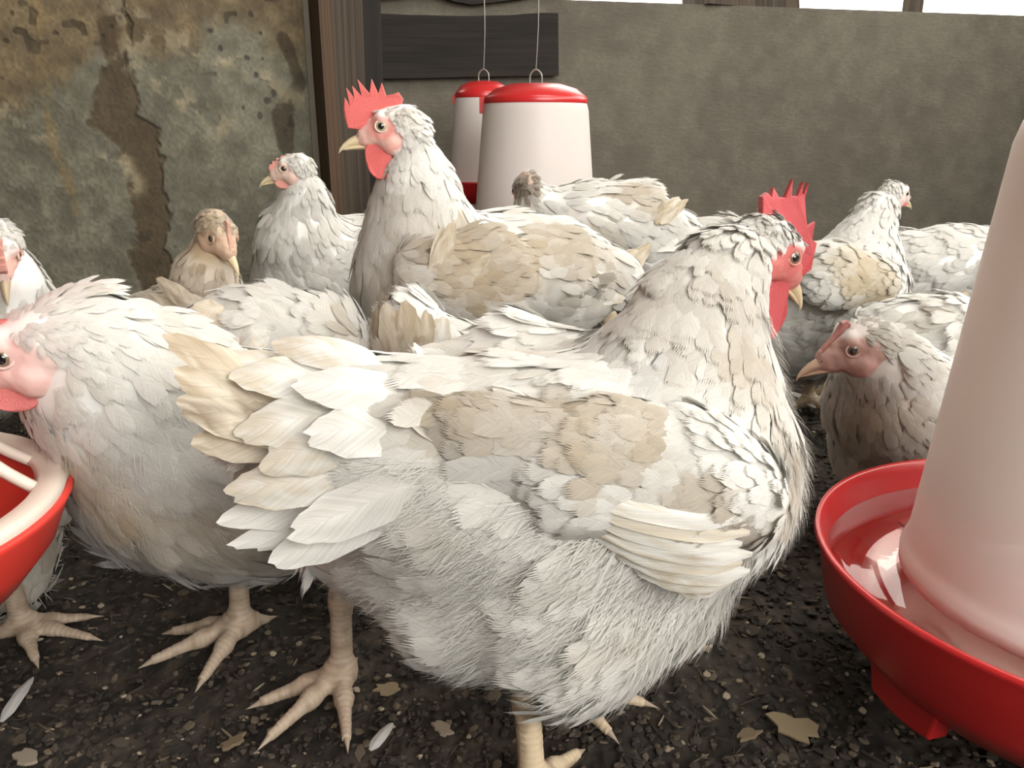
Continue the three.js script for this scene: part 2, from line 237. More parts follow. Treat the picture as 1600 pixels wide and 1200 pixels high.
// ---------------------------------------------------------------- feathers
class Plume {                                                        // collects many small feathers into one mesh
  constructor() { this.u = []; this.p = []; this.n = []; this.c = []; this.i = []; }
  feather(o, dir, nrm, L, W, lift, bend, col, r) {                  // o root, dir flow along the body, nrm outward; the end frays into barbs
    const sx = nrm.y * dir.z - nrm.z * dir.y, sy = nrm.z * dir.x - nrm.x * dir.z, sz = nrm.x * dir.y - nrm.y * dir.x, b = this.p.length / 3, P = this.p, N = this.n, C = this.c;
    const v0 = r() * 7; const put = (t, q, h, a) => { this.u.push(0.5 + q / W, v0 + t); P.push(o.x + dir.x * t * L + sx * q + nrm.x * h, o.y + dir.y * t * L + sy * q + nrm.y * h, o.z + dir.z * t * L + sz * q + nrm.z * h); const e = 0.14 * (t - 0.3), nx = nrm.x + sx * a + dir.x * e, ny = nrm.y + sy * a + dir.y * e, nz = nrm.z + sz * a + dir.z * e, m = Math.hypot(nx, ny, nz); N.push(nx / m, ny / m, nz / m); C.push(col[0], col[1], col[2]); };
    const H0 = (t) => -0.001 + lift * Math.sin(Math.min(t, 1) * 1.9) - bend * t * t * L, rows = [[0, 0.35], [0.3, 0.86], [0.55, 1], [0.8, 0.78]];
    for (const [t, w] of rows) for (let s = -1; s <= 1; s++) put(t, s * w * W * 0.5, H0(t) - (s ? 0.07 * W : 0), s * 0.16);
    for (let k = 0; k < 3; k++) for (let s = 0; s < 2; s++) { const a = b + k * 3 + s; this.i.push(a, a + 3, a + 1, a + 1, a + 3, a + 4); }
    const nb = 7; for (let k = 0; k < nb; k++) { const s0 = (k / nb * 2 - 1), s1 = ((k + 1) / nb * 2 - 1), sm = (s0 + s1) / 2, t1 = 0.8 + (0.25 - 0.20 * sm * sm) * (0.5 + 0.6 * r()), c = P.length / 3; put(0.78, s0 * 0.39 * W, H0(0.78) - Math.abs(s0) * 0.07 * W, s0 * 0.16); put(0.78, s1 * 0.39 * W, H0(0.78) - Math.abs(s1) * 0.07 * W, s1 * 0.16); put(t1, sm * (0.34 + 0.14 * (r() - 0.5)) * W, H0(t1) - 0.05 * W, sm * 0.16); this.i.push(c, c + 2, c + 1); }
  }
  strand(o, dir, nrm, L, w, col) {
    const side = V().crossVectors(nrm, dir).normalize(), b = this.p.length / 3;
    const q = [[-w, 0, 0], [w, 0, 0], [w * 0.6, 0.6, 0.12], [-w * 0.6, 0.6, 0.12], [0, 1, 0.1]];
    for (const [s, t, h] of q) { this.p.push(o.x + dir.x * t * L + side.x * s + nrm.x * h * L, o.y + dir.y * t * L + side.y * s + nrm.y * h * L, o.z + dir.z * t * L + side.z * s + nrm.z * h * L); this.n.push(nrm.x, nrm.y, nrm.z); this.c.push(...col); this.u.push(0.5, t); }
    this.i.push(b, b + 2, b + 1, b, b + 3, b + 2, b + 3, b + 4, b + 2);
  }
  geometry() { const g = new THREE.BufferGeometry(); g.setAttribute('position', new THREE.Float32BufferAttribute(this.p, 3)); g.setAttribute('normal', new THREE.Float32BufferAttribute(this.n, 3)); g.setAttribute('color', new THREE.Float32BufferAttribute(this.c, 3)); g.setAttribute('uv', new THREE.Float32BufferAttribute(this.u, 2)); g.setIndex(this.i); return g; }
}
const barbs = (u, v) => { const s = Math.abs(u - 0.5), side = u < 0.5 ? 1 : 9; return 0.6 * noise((v - s * 0.75) * 64, side, 2) + 0.4 * noise((v - s * 0.75) * 150, side, 5); };   // the fine barbs of a feather slant from its shaft to the tip
const barbMap = dataTexture(96, 512, (u, v) => { const k = 0.93 + 0.07 * smooth(0.25, 0.7, barbs(u, v)); return [k, k * 0.997, k * 0.985]; }, true), barbBump = dataTexture(96, 512, (u, v) => { const k = barbs(u, v); return [k, k, k]; }, false);
const plumeMat = new THREE.MeshPhysicalMaterial({ vertexColors: true, roughness: 1, transmission: 0.35, thickness: 0, side: THREE.DoubleSide, map: barbMap, bumpMap: barbBump, bumpScale: 0.00016 });
const skinMat = new THREE.MeshPhysicalMaterial({ vertexColors: true, roughness: 0.62, side: THREE.DoubleSide });
const vaneBump = dataTexture(128, 256, (u, v) => { const s = Math.abs(u - 0.5), k = 0.5 + 0.22 * Math.sin((v * 90 - s * 40) * 3.1) + 0.2 * noise(u * 30, v * 60, 4) + (s < 0.03 ? 0.4 : 0); return [k, k, k]; }, false);
const vaneMat = new THREE.MeshPhysicalMaterial({ vertexColors: true, roughness: 1, transmission: 0.3, thickness: 0, side: THREE.DoubleSide, map: barbMap, bumpMap: vaneBump, bumpScale: 0.00018 });
// one large tail or wing feather: shaft, vane, split and frayed end, bent along its length
function bigFeather(base, tip, width, nrm, bend, col, colTip, seed, sag = 0) {
  const r = rng(seed), dir = V().subVectors(tip, base), L = dir.length(); dir.normalize();
  const n = nrm.clone().addScaledVector(dir, -nrm.dot(dir)).normalize(), side = V().crossVectors(n, dir), rows = 12, cols = 7, P = [], C = [], U = [], I = [];
  const fray = []; for (let j = 0; j <= cols; j++) fray.push(0.86 + 0.14 * Math.pow(1 - Math.abs(j / cols - 0.5) * 2, 0.6) - r() * 0.05);
  const notch = r() > 0.5 ? 1 + Math.floor(r() * (cols - 1)) : -1;
  for (let i = 0; i <= rows; i++) for (let j = 0; j <= cols; j++) {
    const s = j / cols * 2 - 1, f = fray[j] - (j === notch && i > rows - 3 ? 0.06 : 0), t = (i / rows) * f;
    const w = width * 0.5 * Math.pow(smooth(-0.02, 0.28, i / rows), 0.7) * (1 - 0.42 * smooth(0.72, 1.0, i / rows)) + 0.001;
    const h = bend * L * 4 * t * (1 - t) - Math.abs(s) * w * 0.30 + (noise(s * 3 + seed, t * 5) - 0.5) * w * 0.16;
    const p = base.clone().addScaledVector(dir, t * L).addScaledVector(side, s * w + sag * L * 4 * t * (1 - t)).addScaledVector(n, h); P.push(p.x, p.y, p.z); U.push(j / cols, t);
    const g = noise(s * 4 + seed * 3, t * 9), e = smooth(0.35, 0.75, g * 0.6 + t * 0.4), sh = Math.abs(s) < 0.2 ? 0.06 : 0; C.push(...mix3(col, colTip, e).map((x) => Math.min(0.85, x + sh)));
  }
  for (let i = 0; i < rows; i++) for (let j = 0; j < cols; j++) { const a = i * (cols + 1) + j; I.push(a, a + 1, a + cols + 1, a + 1, a + cols + 2, a + cols + 1); }
  const g = new THREE.BufferGeometry(); g.setAttribute('position', new THREE.Float32BufferAttribute(P, 3)); g.setAttribute('uv', new THREE.Float32BufferAttribute(U, 2)); g.setAttribute('color', new THREE.Float32BufferAttribute(C, 3)); g.setIndex(I); g.computeVertexNormals(); return g;
}
const WHITE = [0.77, 0.765, 0.745], CREAM = [0.66, 0.60, 0.50], TAN = [0.45, 0.37, 0.265], BROWN = [0.29, 0.23, 0.165], GREY = [0.60, 0.60, 0.60];

// ---------------------------------------------------------------- heads
const H = 0.001;
const beakMat = new THREE.MeshPhysicalMaterial({ vertexColors: true, roughness: 0.4, side: THREE.DoubleSide });
const pupilMat = phys([0.008, 0.007, 0.006], 0.08, { clearcoat: 1, clearcoatRoughness: 0.05 });
function headFrame(h) {                                             // yaw 0 faces right, 90 faces the viewer, 180 faces left; pitch below zero looks down
  const y = THREE.MathUtils.degToRad(h.yaw), p = THREE.MathUtils.degToRad(h.pitch || 0);
  const f = V(Math.cos(y) * Math.cos(p), Math.sin(p), Math.sin(y) * Math.cos(p)), side = V(-Math.sin(y), 0, Math.cos(y)), up = V().crossVectors(side, f);
  const roll = THREE.MathUtils.degToRad(h.roll || 0); up.applyAxisAngle(f, roll); side.applyAxisAngle(f, roll);
  const s = h.scale || 1; return new THREE.Matrix4().makeBasis(f.multiplyScalar(s), up.multiplyScalar(s), side.multiplyScalar(s)).setPosition(h.pos);
}
function headField(q) {                                             // q in head axes (metres, full-size head): x forward, y up, z to the side
  const ell = (cx, cy, cz, rx, ry, rz) => { const x = (q.x - cx) / rx, y = (q.y - cy) / ry, z = (q.z - cz) / rz, l = Math.hypot(x, y, z); return (l - 1) * Math.min(rx, ry, rz); };
  let d = ell(-4 * H, 2 * H, 0, 27 * H, 23 * H, 19 * H);
  d = smin(d, ell(20 * H, -3 * H, 0, 17 * H, 13 * H, 11.5 * H), 10 * H);
  d = smin(d, ell(30 * H, -6 * H, 0, 9 * H, 8 * H, 7 * H), 7 * H);
  const z = Math.abs(q.z); const s = { x: q.x, y: q.y, z };
  const ball = (cx, cy, cz, r) => Math.hypot(s.x - cx, s.y - cy, s.z - cz) - r;
  d = smin(d, ball(4 * H, -12 * H, 9 * H, 10 * H), 9 * H);          // cheek and ear lobe
  d = smin(d, ball(13 * H, 13 * H, 10 * H, 5.5 * H), 8 * H);        // brow
  d = Math.max(d, -(ball(13 * H, 5 * H, 21.5 * H, 6 * H)) * 0.9);   // eye socket
  d = smin(d, ball(-12 * H, -4 * H, 15 * H, 2.6 * H), 4 * H);       // ear tuft
  return d + (noise(q.x * 420, q.y * 420, q.z * 420) - 0.5) * 1.2 * H + (noise(q.x * 170, q.y * 170, q.z * 170) - 0.5) * 1.6 * H;
}
const faceMask = (q, o) => { const x = (q.x - 15 * H) / (25 * H * (o.face || 1)), y = (q.y + 4 * H) / (18 * H * (o.face || 1)); return 1 - smooth(0.85, 1.1, Math.hypot(x, y)); };
function beakHalf(pts, sx) {                                        // pts: [x, y, half width, half height] cross sections joined to a tapering shell
  const P = [], I = [], C = [], K = 12;
  pts.forEach(([x, y, w, h], i) => { for (let k = 0; k < K; k++) { const a = k / K * Math.PI * 2, c = Math.cos(a), s = Math.sin(a); P.push(x * H, (y + s * h) * H, c * w * (s > 0 ? 1 - 0.35 * s : 1) * H); C.push(...mix3(sx.base, sx.tip, i / (pts.length - 1))); } });
  for (let i = 0; i + 1 < pts.length; i++) for (let k = 0; k < K; k++) { const a = i * K + k, b = i * K + (k + 1) % K; I.push(a, a + K, b, b, a + K, b + K); }
  const g = new THREE.BufferGeometry(); g.setAttribute('position', new THREE.Float32BufferAttribute(P, 3)); g.setAttribute('color', new THREE.Float32BufferAttribute(C, 3)); g.setIndex(I); g.computeVertexNormals(); return g;
}
function fleshy(outline, thick, wave, seed, taper, round) {                // comb or wattle: a thick lobed sheet from its outline (mm in head axes)
  let pts = outline.map(([x, y]) => new THREE.Vector2(x * H, y * H));
  if (round) pts = new THREE.CatmullRomCurve3(pts.map((p) => V(p.x, p.y, 0)), true).getPoints(36).slice(0, -1).map((p) => new THREE.Vector2(p.x, p.y));
  const sh = new THREE.Shape(pts);
  const g = new THREE.ExtrudeGeometry(sh, { depth: thick * H, bevelEnabled: true, bevelThickness: thick * 0.35 * H, bevelSize: 0.9 * H, bevelOffset: -0.9 * H, bevelSegments: 2, steps: 1, curveSegments: 6 });
  g.translate(0, 0, -thick * H / 2); const p = g.attributes.position;
  for (let i = 0; i < p.count; i++) { const x = p.getX(i), y = p.getY(i); p.setZ(i, p.getZ(i) * (taper ? taper(x / H, y / H) : 1) + (noise(x * 75 + seed, y * 75) - 0.5) * wave * H); }
  g.computeVertexNormals(); return g;
}
const COMBS = {
  none: null,
  small: [[36, 3], [37, 9], [34, 14], [31, 13], [29, 18], [25, 17], [22, 22], [18, 20], [14, 24], [8, 23], [5, 20], [12, 15], [22, 10], [30, 4]],
  ridge: [[36, -2], [37, 2], [33, 7], [28, 12], [23, 16.5], [19, 22], [16, 27], [11, 28], [8, 24], [10, 18], [18, 12], [26, 5], [31, -1]],
};
const fromPx = (list, cx, cy, k, face, pitch) => list.map(([x, y]) => { const a = (x - cx) / k * face, b = (cy - y) / k, c = Math.cos(pitch), s = Math.sin(pitch); return [a * c + b * s, -a * s + b * c]; });
function buildHead(bird, root, h, rnd) {
  const M = headFrame(h), inv = M.clone().invert(), o = h, red = h.red || [0.62, 0.16, 0.13], skin = h.skin || [0.68, 0.42, 0.36];
  const world = (g) => g.applyMatrix4(M);
  // skin of the head, merged into the body by the caller
  const g = surfaceNets(headField, V(-0.036, -0.034, -0.028), V(0.046, 0.032, 0.028), 0.0024), p = g.attributes.position, col = [];
  for (let i = 0; i < p.count; i++) {
    const q = V().fromBufferAttribute(p, i), m = faceMask(q, o), ring = Math.hypot(q.x - 13 * H, q.y - 5 * H) / H, blot = noise(q.x * 260 + h.seed, q.y * 260, q.z * 260);
    const redness = clamp((h.flush || 0.3) * (0.5 + blot) + (h.rooster ? 0.5 * smooth(16, 10, ring) * smooth(5, 9, ring) : 0) + 0.3 * smooth(-8, -14, q.y / H), 0, 1);
    const ear = 1 - smooth(3.5, 5.5, Math.hypot(q.x + 13 * H, q.y + 4 * H) / H); col.push(...mix3(mix3(mix3(h.white || WHITE, skin, 0.3), mix3(skin, red, redness * 0.75), m), [0.70, 0.58, 0.44], ear * 0.25));
  }
  g.setAttribute('color', new THREE.Float32BufferAttribute(col, 3)); world(g);
  // beak
  const bc = h.beak || { base: [0.62, 0.50, 0.30], tip: [0.70, 0.60, 0.42] };
  part('upper_beak', world(beakHalf([[27, -5.5, 7, 6.5], [33, -6, 6.4, 6.0], [39, -6.8, 5.4, 5.2], [46, -8.8, 4.0, 4.0], [52, -12, 2.5, 2.9], [56, -15.5, 1.3, 1.8], [57.5, -18.5, 0.3, 0.4]], bc)), beakMat, bird, root);
  part('lower_beak', world(beakHalf([[24, -13, 6, 3.2], [34, -13.2, 5.2, 2.8], [43, -13.6, 3.7, 2.2], [50, -14.6, 2.0, 1.4], [53, -15.4, 0.4, 0.4]], bc)), beakMat, bird, root);
  for (const s of [-1, 1]) { const n = new THREE.SphereGeometry(1.5 * H, 8, 6); n.scale(1.5, 0.7, 0.5); n.translate(35 * H, -3.4 * H, s * 5.6 * H); part('nostril', world(n), pupilMat, bird, root); }
  // eyes with lid ring and pupil
  for (const s of [-1, 1]) {
    const e = new THREE.SphereGeometry(6 * H, 20, 14); e.scale(1, 1, 0.75); e.translate(13 * H, 5 * H, s * 13.2 * H);
    const eye = part('eye', world(e), h.paleEye ? roosterEye : eyeMat, bird, root);
    const pu = new THREE.SphereGeometry(3.1 * H, 14, 10); pu.scale(1, 1, 0.4); pu.translate(13.4 * H, 5 * H, s * 16.8 * H); part('pupil', world(pu), pupilMat, eye, root);
    const lid = new THREE.TorusGeometry(5.9 * H, 1.0 * H, 8, 24); lid.scale(1.05, 0.92, 1.2); lid.rotateX(-s * 0.12); lid.translate(13 * H, 5 * H, s * 15.6 * H);
    part('eyelid', world(lid), lidMat(h.paleEye ? mix3(skin, [0.5, 0.4, 0.34], 0.4) : mix3(skin, red, (h.flush || 0.3) * 0.5)), bird, root);
  }
  // comb and wattles
  const fm = fleshMat(red);
  const outline = h.comb && (Array.isArray(h.comb) ? h.comb : COMBS[h.comb]);
  if (outline) part('comb', world(fleshy(outline, h.combThick || 5, h.combWave ?? 3, h.seed, (x, y) => clamp(1.3 - (y - 6) / 45, 0.55, 1.5))), fm, bird, root);
  if (h.wattle) for (const s of [-1, 1]) {
    const k = h.wattle, g2 = fleshy([[30, -13], [31, -13 - 10 * k], [27, -13 - 24 * k], [18, -13 - 31 * k], [8, -13 - 27 * k], [5, -13 - 14 * k], [10, -12], [20, -9]], 4, 3, h.seed + s * 7, () => 1, true); g2.translate(-20 * H, 12 * H, 0); g2.rotateZ(-THREE.MathUtils.degToRad(h.pitch || 0) * 0.9); g2.translate(20 * H, -12 * H, 0);
    g2.rotateX(s * -0.16); g2.translate((h.wattleBack || 0) * H, -1 * H, s * 4.5 * H); part('wattle', world(g2), fm, bird, root);
  }
  return { geo: g, inv, M, h };
}
const cache = new Map(), keyed = (k, f) => { if (!cache.has(k)) cache.set(k, f()); return cache.get(k); };
const lidMat = (c) => keyed('lid' + c, () => phys(c, 0.5));
const fleshTex = dataTexture(256, 256, (u, v) => { const a = fbm(u * 40, v * 40, 81), b = noise(u * 130, v * 130, 82), k = 0.5 * a + 0.5 * b; return [k, k, k]; }, false, [30, 30]);
const fleshMat = (c) => keyed('flesh' + c, () => phys(c, 0.48, { bumpMap: fleshTex, bumpScale: 0.0008 }));
const roosterEye = phys([0.36, 0.34, 0.22], 0.12, { clearcoat: 1, clearcoatRoughness: 0.04 });
const eyeMat = phys([0.20, 0.15, 0.10], 0.12, { clearcoat: 1, clearcoatRoughness: 0.04 });

// ---------------------------------------------------------------- legs: shank, three front toes, hind toe, claws
const legMat = new THREE.MeshPhysicalMaterial({ vertexColors: true, roughness: 0.6, side: THREE.DoubleSide });
const clawMat = phys([0.36, 0.29, 0.22], 0.45);
function legGeometry(height, toes, tone, seed) {                     // foot at the origin, toes: [heading, length]
  const bones = [{ a: V(0, 0.016, 0), b: V(-0.004, height * 0.55, 0), ra: 0.0088, rb: 0.0080 }, { a: V(-0.004, height * 0.55, 0), b: V(-0.010, height, 0), ra: 0.0080, rb: 0.013 }], claws = [];
  toes.forEach(([ang, len], i) => {
    const d = V(Math.cos(ang), 0, Math.sin(ang)), m = d.clone().multiplyScalar(len * 0.45).add(V(0, 0.0115, 0)), e = d.clone().multiplyScalar(len).add(V(0, 0.0048, 0));
    bones.push({ a: V(0, 0.017, 0), b: m, ra: 0.0085, rb: 0.0056, ring: 1 }, { a: m, b: e, ra: 0.0060, rb: 0.0038, ring: 1 }); claws.push([e, d]);
  });
  const f = (p) => { let d = 9; for (const b of bones) d = smin(d, capsule(p, b), 0.008); const s = p.y < 0.022 ? Math.hypot(p.x, p.z) : p.y; return d + 0.00045 * Math.sin(s * 1500); };
  const bb = boxOf(bones, 0.006), g = surfaceNets(f, bb.min, bb.max, 0.0021), c = [], p = g.attributes.position;
  for (let i = 0; i < p.count; i++) { const n = noise(p.getX(i) * 150 + seed, p.getY(i) * 150, p.getZ(i) * 150), s = p.getY(i) < 0.022 ? Math.hypot(p.getX(i), p.getZ(i)) : p.getY(i), k = 0.9 + 0.1 * Math.sin(s * 1500 + 2); c.push(...mix3(tone, [0.26, 0.19, 0.12], smooth(0.5, 0.8, n) * 0.5).map((x) => x * k)); }
  g.setAttribute('color', new THREE.Float32BufferAttribute(c, 3));
  return { g, claws: claws.map(([e, d]) => { const k = new THREE.ConeGeometry(0.0036, 0.016, 8); k.rotateZ(-Math.PI / 2); k.translate(0.006, 0, 0); k.rotateZ(-0.28); k.rotateY(-Math.atan2(d.z, d.x)); k.translate(e.x, e.y, e.z); return k; }) };
}
const commonToes = [[0, 0.062], [0.75, 0.052], [-0.75, 0.052], [Math.PI - 0.35, 0.026]];
const legShared = legGeometry(0.13, commonToes, [0.60, 0.48, 0.33], 1);
function addLeg(bird, root, foot, heading, height, custom) {
  const src = custom || legShared, m = shade(new THREE.Mesh(src.g, legMat)); m.name = 'leg'; m.position.copy(foot).sub(root.position); m.rotation.y = -heading; m.scale.y = height / 0.13; bird.add(m);
  for (const c of src.claws) { const k = shade(new THREE.Mesh(c, clawMat)); k.name = 'claw'; m.add(k); }
  return m;
}

// ---------------------------------------------------------------- birds
// chain: [px, py, d, radius in px, feather length in m] from tail to head; bones are written where the bird stands
const node = ([px, py, d, r, fl]) => { const p = at(px, py, d); return { p, r: r * pxm(p), fl: fl || 0.03 }; };
function bonesOf(chain, flat) { const n = chain.map(node), out = []; for (let i = 0; i + 1 < n.length; i++) out.push({ a: n[i].p, b: n[i + 1].p, ra: n[i].r, rb: n[i + 1].r, fa: n[i].fl, fb: n[i + 1].fl, s: clamp(0.55 * Math.min(n[i].r, n[i + 1].r), 0.006, 0.032), flow: V().subVectors(n[i].p, n[i + 1].p).normalize(), ...(flat || {}) }); return out; }
const gradient = (f, p, e = 0.003) => { const q = p.clone(); const d = (ax) => { q.copy(p); q[ax] += e; const a = f(q); q[ax] -= 2 * e; return a - f(q); }; return V(d('x'), d('y'), d('z')).normalize(); };
function flowAt(bones, p, n, droop) {
  const d = V(); let fl = 0, ws = 0;
  for (const b of bones) { const w = Math.exp(-Math.max(capsule(p, b), -0.03) / 0.012) + 1e-6; _ab.subVectors(b.b, b.a); const t = clamp(_ap.subVectors(p, b.a).dot(_ab) / Math.max(_ab.lengthSq(), 1e-9), 0, 1); d.addScaledVector(b.flow, w); fl += w * lerp(b.fa, b.fb, t); ws += w; }
  d.normalize(); d.y -= droop * (0.5 + 0.5 * (1 - Math.abs(n.y))); d.addScaledVector(n, -d.dot(n)); if (d.lengthSq() < 1e-6) d.set(0, -1, 0).addScaledVector(n, n.y);
  return [d.normalize(), fl / ws];
}
function sampler(g, rnd) {                                          // area-weighted points on a mesh
  const p = g.attributes.position, ix = g.index.array, n = ix.length / 3, cum = new Float64Array(n); let A = 0; const a = V(), b = V(), c = V(), e = V(), f = V();
  for (let i = 0; i < n; i++) { a.fromBufferAttribute(p, ix[i * 3]); b.fromBufferAttribute(p, ix[i * 3 + 1]); c.fromBufferAttribute(p, ix[i * 3 + 2]); A += e.subVectors(b, a).cross(f.subVectors(c, a)).length() / 2; cum[i] = A; }
  return { area: A, pick: () => { const x = rnd() * A; let lo = 0, hi = n - 1; while (lo < hi) { const m = (lo + hi) >> 1; if (cum[m] < x) lo = m + 1; else hi = m; } let u = rnd(), v = rnd(); if (u + v > 1) { u = 1 - u; v = 1 - v; } a.fromBufferAttribute(p, ix[lo * 3]); b.fromBufferAttribute(p, ix[lo * 3 + 1]); c.fromBufferAttribute(p, ix[lo * 3 + 2]); return V().copy(a).addScaledVector(e.subVectors(b, a), u).addScaledVector(f.subVectors(c, a), v); } };
}
// dirt and painted-in shade on the plumage: patches with a noisy outline at places on the body, and a thin scatter everywhere
function stainShadeOf(spec) {
  const spots = (spec.stainsAndShade || []).map(([px, py, d, r, amt, tone]) => { const p = at(px, py, d); return { p, r: r * pxm(p), amt, tone: tone || TAN }; });
  return (p) => {
    let col = spec.white || WHITE, k = 0; const n = fbm(p.x * 38 + spec.seed, p.y * 38, p.z * 38, 3), f = noise(p.x * 130 + spec.seed, p.y * 130, p.z * 130);
    for (const s of spots) { const d = p.distanceTo(s.p) / s.r, a = s.amt * smooth(1.05, 0.75, d + (n - 0.5) * 1.2) * (0.55 + 0.75 * f); col = mix3(col, s.tone, clamp(a, 0, 0.9)); }
    return mix3(col, TAN, (spec.dirt ?? 0.15) * smooth(0.52, 0.72, n) * (0.5 + f));
  };
}
function plumage(plume, geo, field, bones, spec, rnd, opt) {
  const S = sampler(geo, rnd), want = opt.density * S.area / 0.000028, stainShade = opt.stainShade, up = V(0, 1, 0);
  for (let i = 0; i < want; i++) {
    const p = S.pick(); let fl = flowAt(bones, p, up, 0)[1] * (opt.size || 1.15);
    const hp = opt.head && V().copy(p).applyMatrix4(opt.head.inv), near = hp && hp.length() < 0.05;
    if (near) { if (hp.x > 0.034 || Math.hypot(hp.x - 0.013, hp.y - 0.005) < 0.015) continue; if (hp.x > -0.03 && hp.y > -0.03 && faceMask(V(hp.x + (rnd() - 0.5) * 0.004, hp.y + (rnd() - 0.5) * 0.004, 0), opt.head.h) > 0.2) continue; fl = Math.min(fl, 0.0095 + 0.012 * smooth(0.01, -0.03, hp.x) + 0.010 * smooth(0.034, 0.048, hp.length())); }
    if (rnd() > Math.pow(0.012 / Math.max(fl, 0.008), 1.6)) continue;
    if (opt.skip && opt.skip(p)) continue;
    const n = gradient(field, p), d = flowAt(bones, p, n, opt.droop ?? 0.25)[0];
    d.applyAxisAngle(n, (rnd() - 0.5) * (opt.mess ?? 0.5)); const L = fl * (0.8 + 0.4 * rnd()), j = 0.96 + 0.07 * rnd(), c = stainShade(p).map((x) => x * j);
    plume.feather(p, d, n, L, L * (opt.ratio || 0.42) * (0.85 + 0.3 * rnd()), (0.0016 + L * (0.03 + 0.07 * rnd())) * (opt.lift ?? 1), 0.02 + 0.06 * rnd(), c, rnd);
  }
}
function coatWithFluff(plume, geo, field, bones, spec, rnd, stainShade, n, test) {
  const S = sampler(geo, rnd);
  for (let i = 0; i < n; i++) { const p = S.pick(), nr = gradient(field, p); if (!test(p, nr)) continue; const [d, fl] = flowAt(bones, p, nr, 0.7); d.applyAxisAngle(nr, (rnd() - 0.5) * 1.1).addScaledVector(nr, 0.06 + 0.2 * rnd()).normalize(); plume.strand(p, d, nr, 0.010 + 0.016 * rnd(), 0.00035, stainShade(p)); }
}
function shrink(g, d) { const p = g.attributes.position, n = g.attributes.normal; for (let i = 0; i < p.count; i++) p.setXYZ(i, p.getX(i) - n.getX(i) * d, p.getY(i) - n.getY(i) * d, p.getZ(i) - n.getZ(i) * d); }   // the skin lies under the plumage
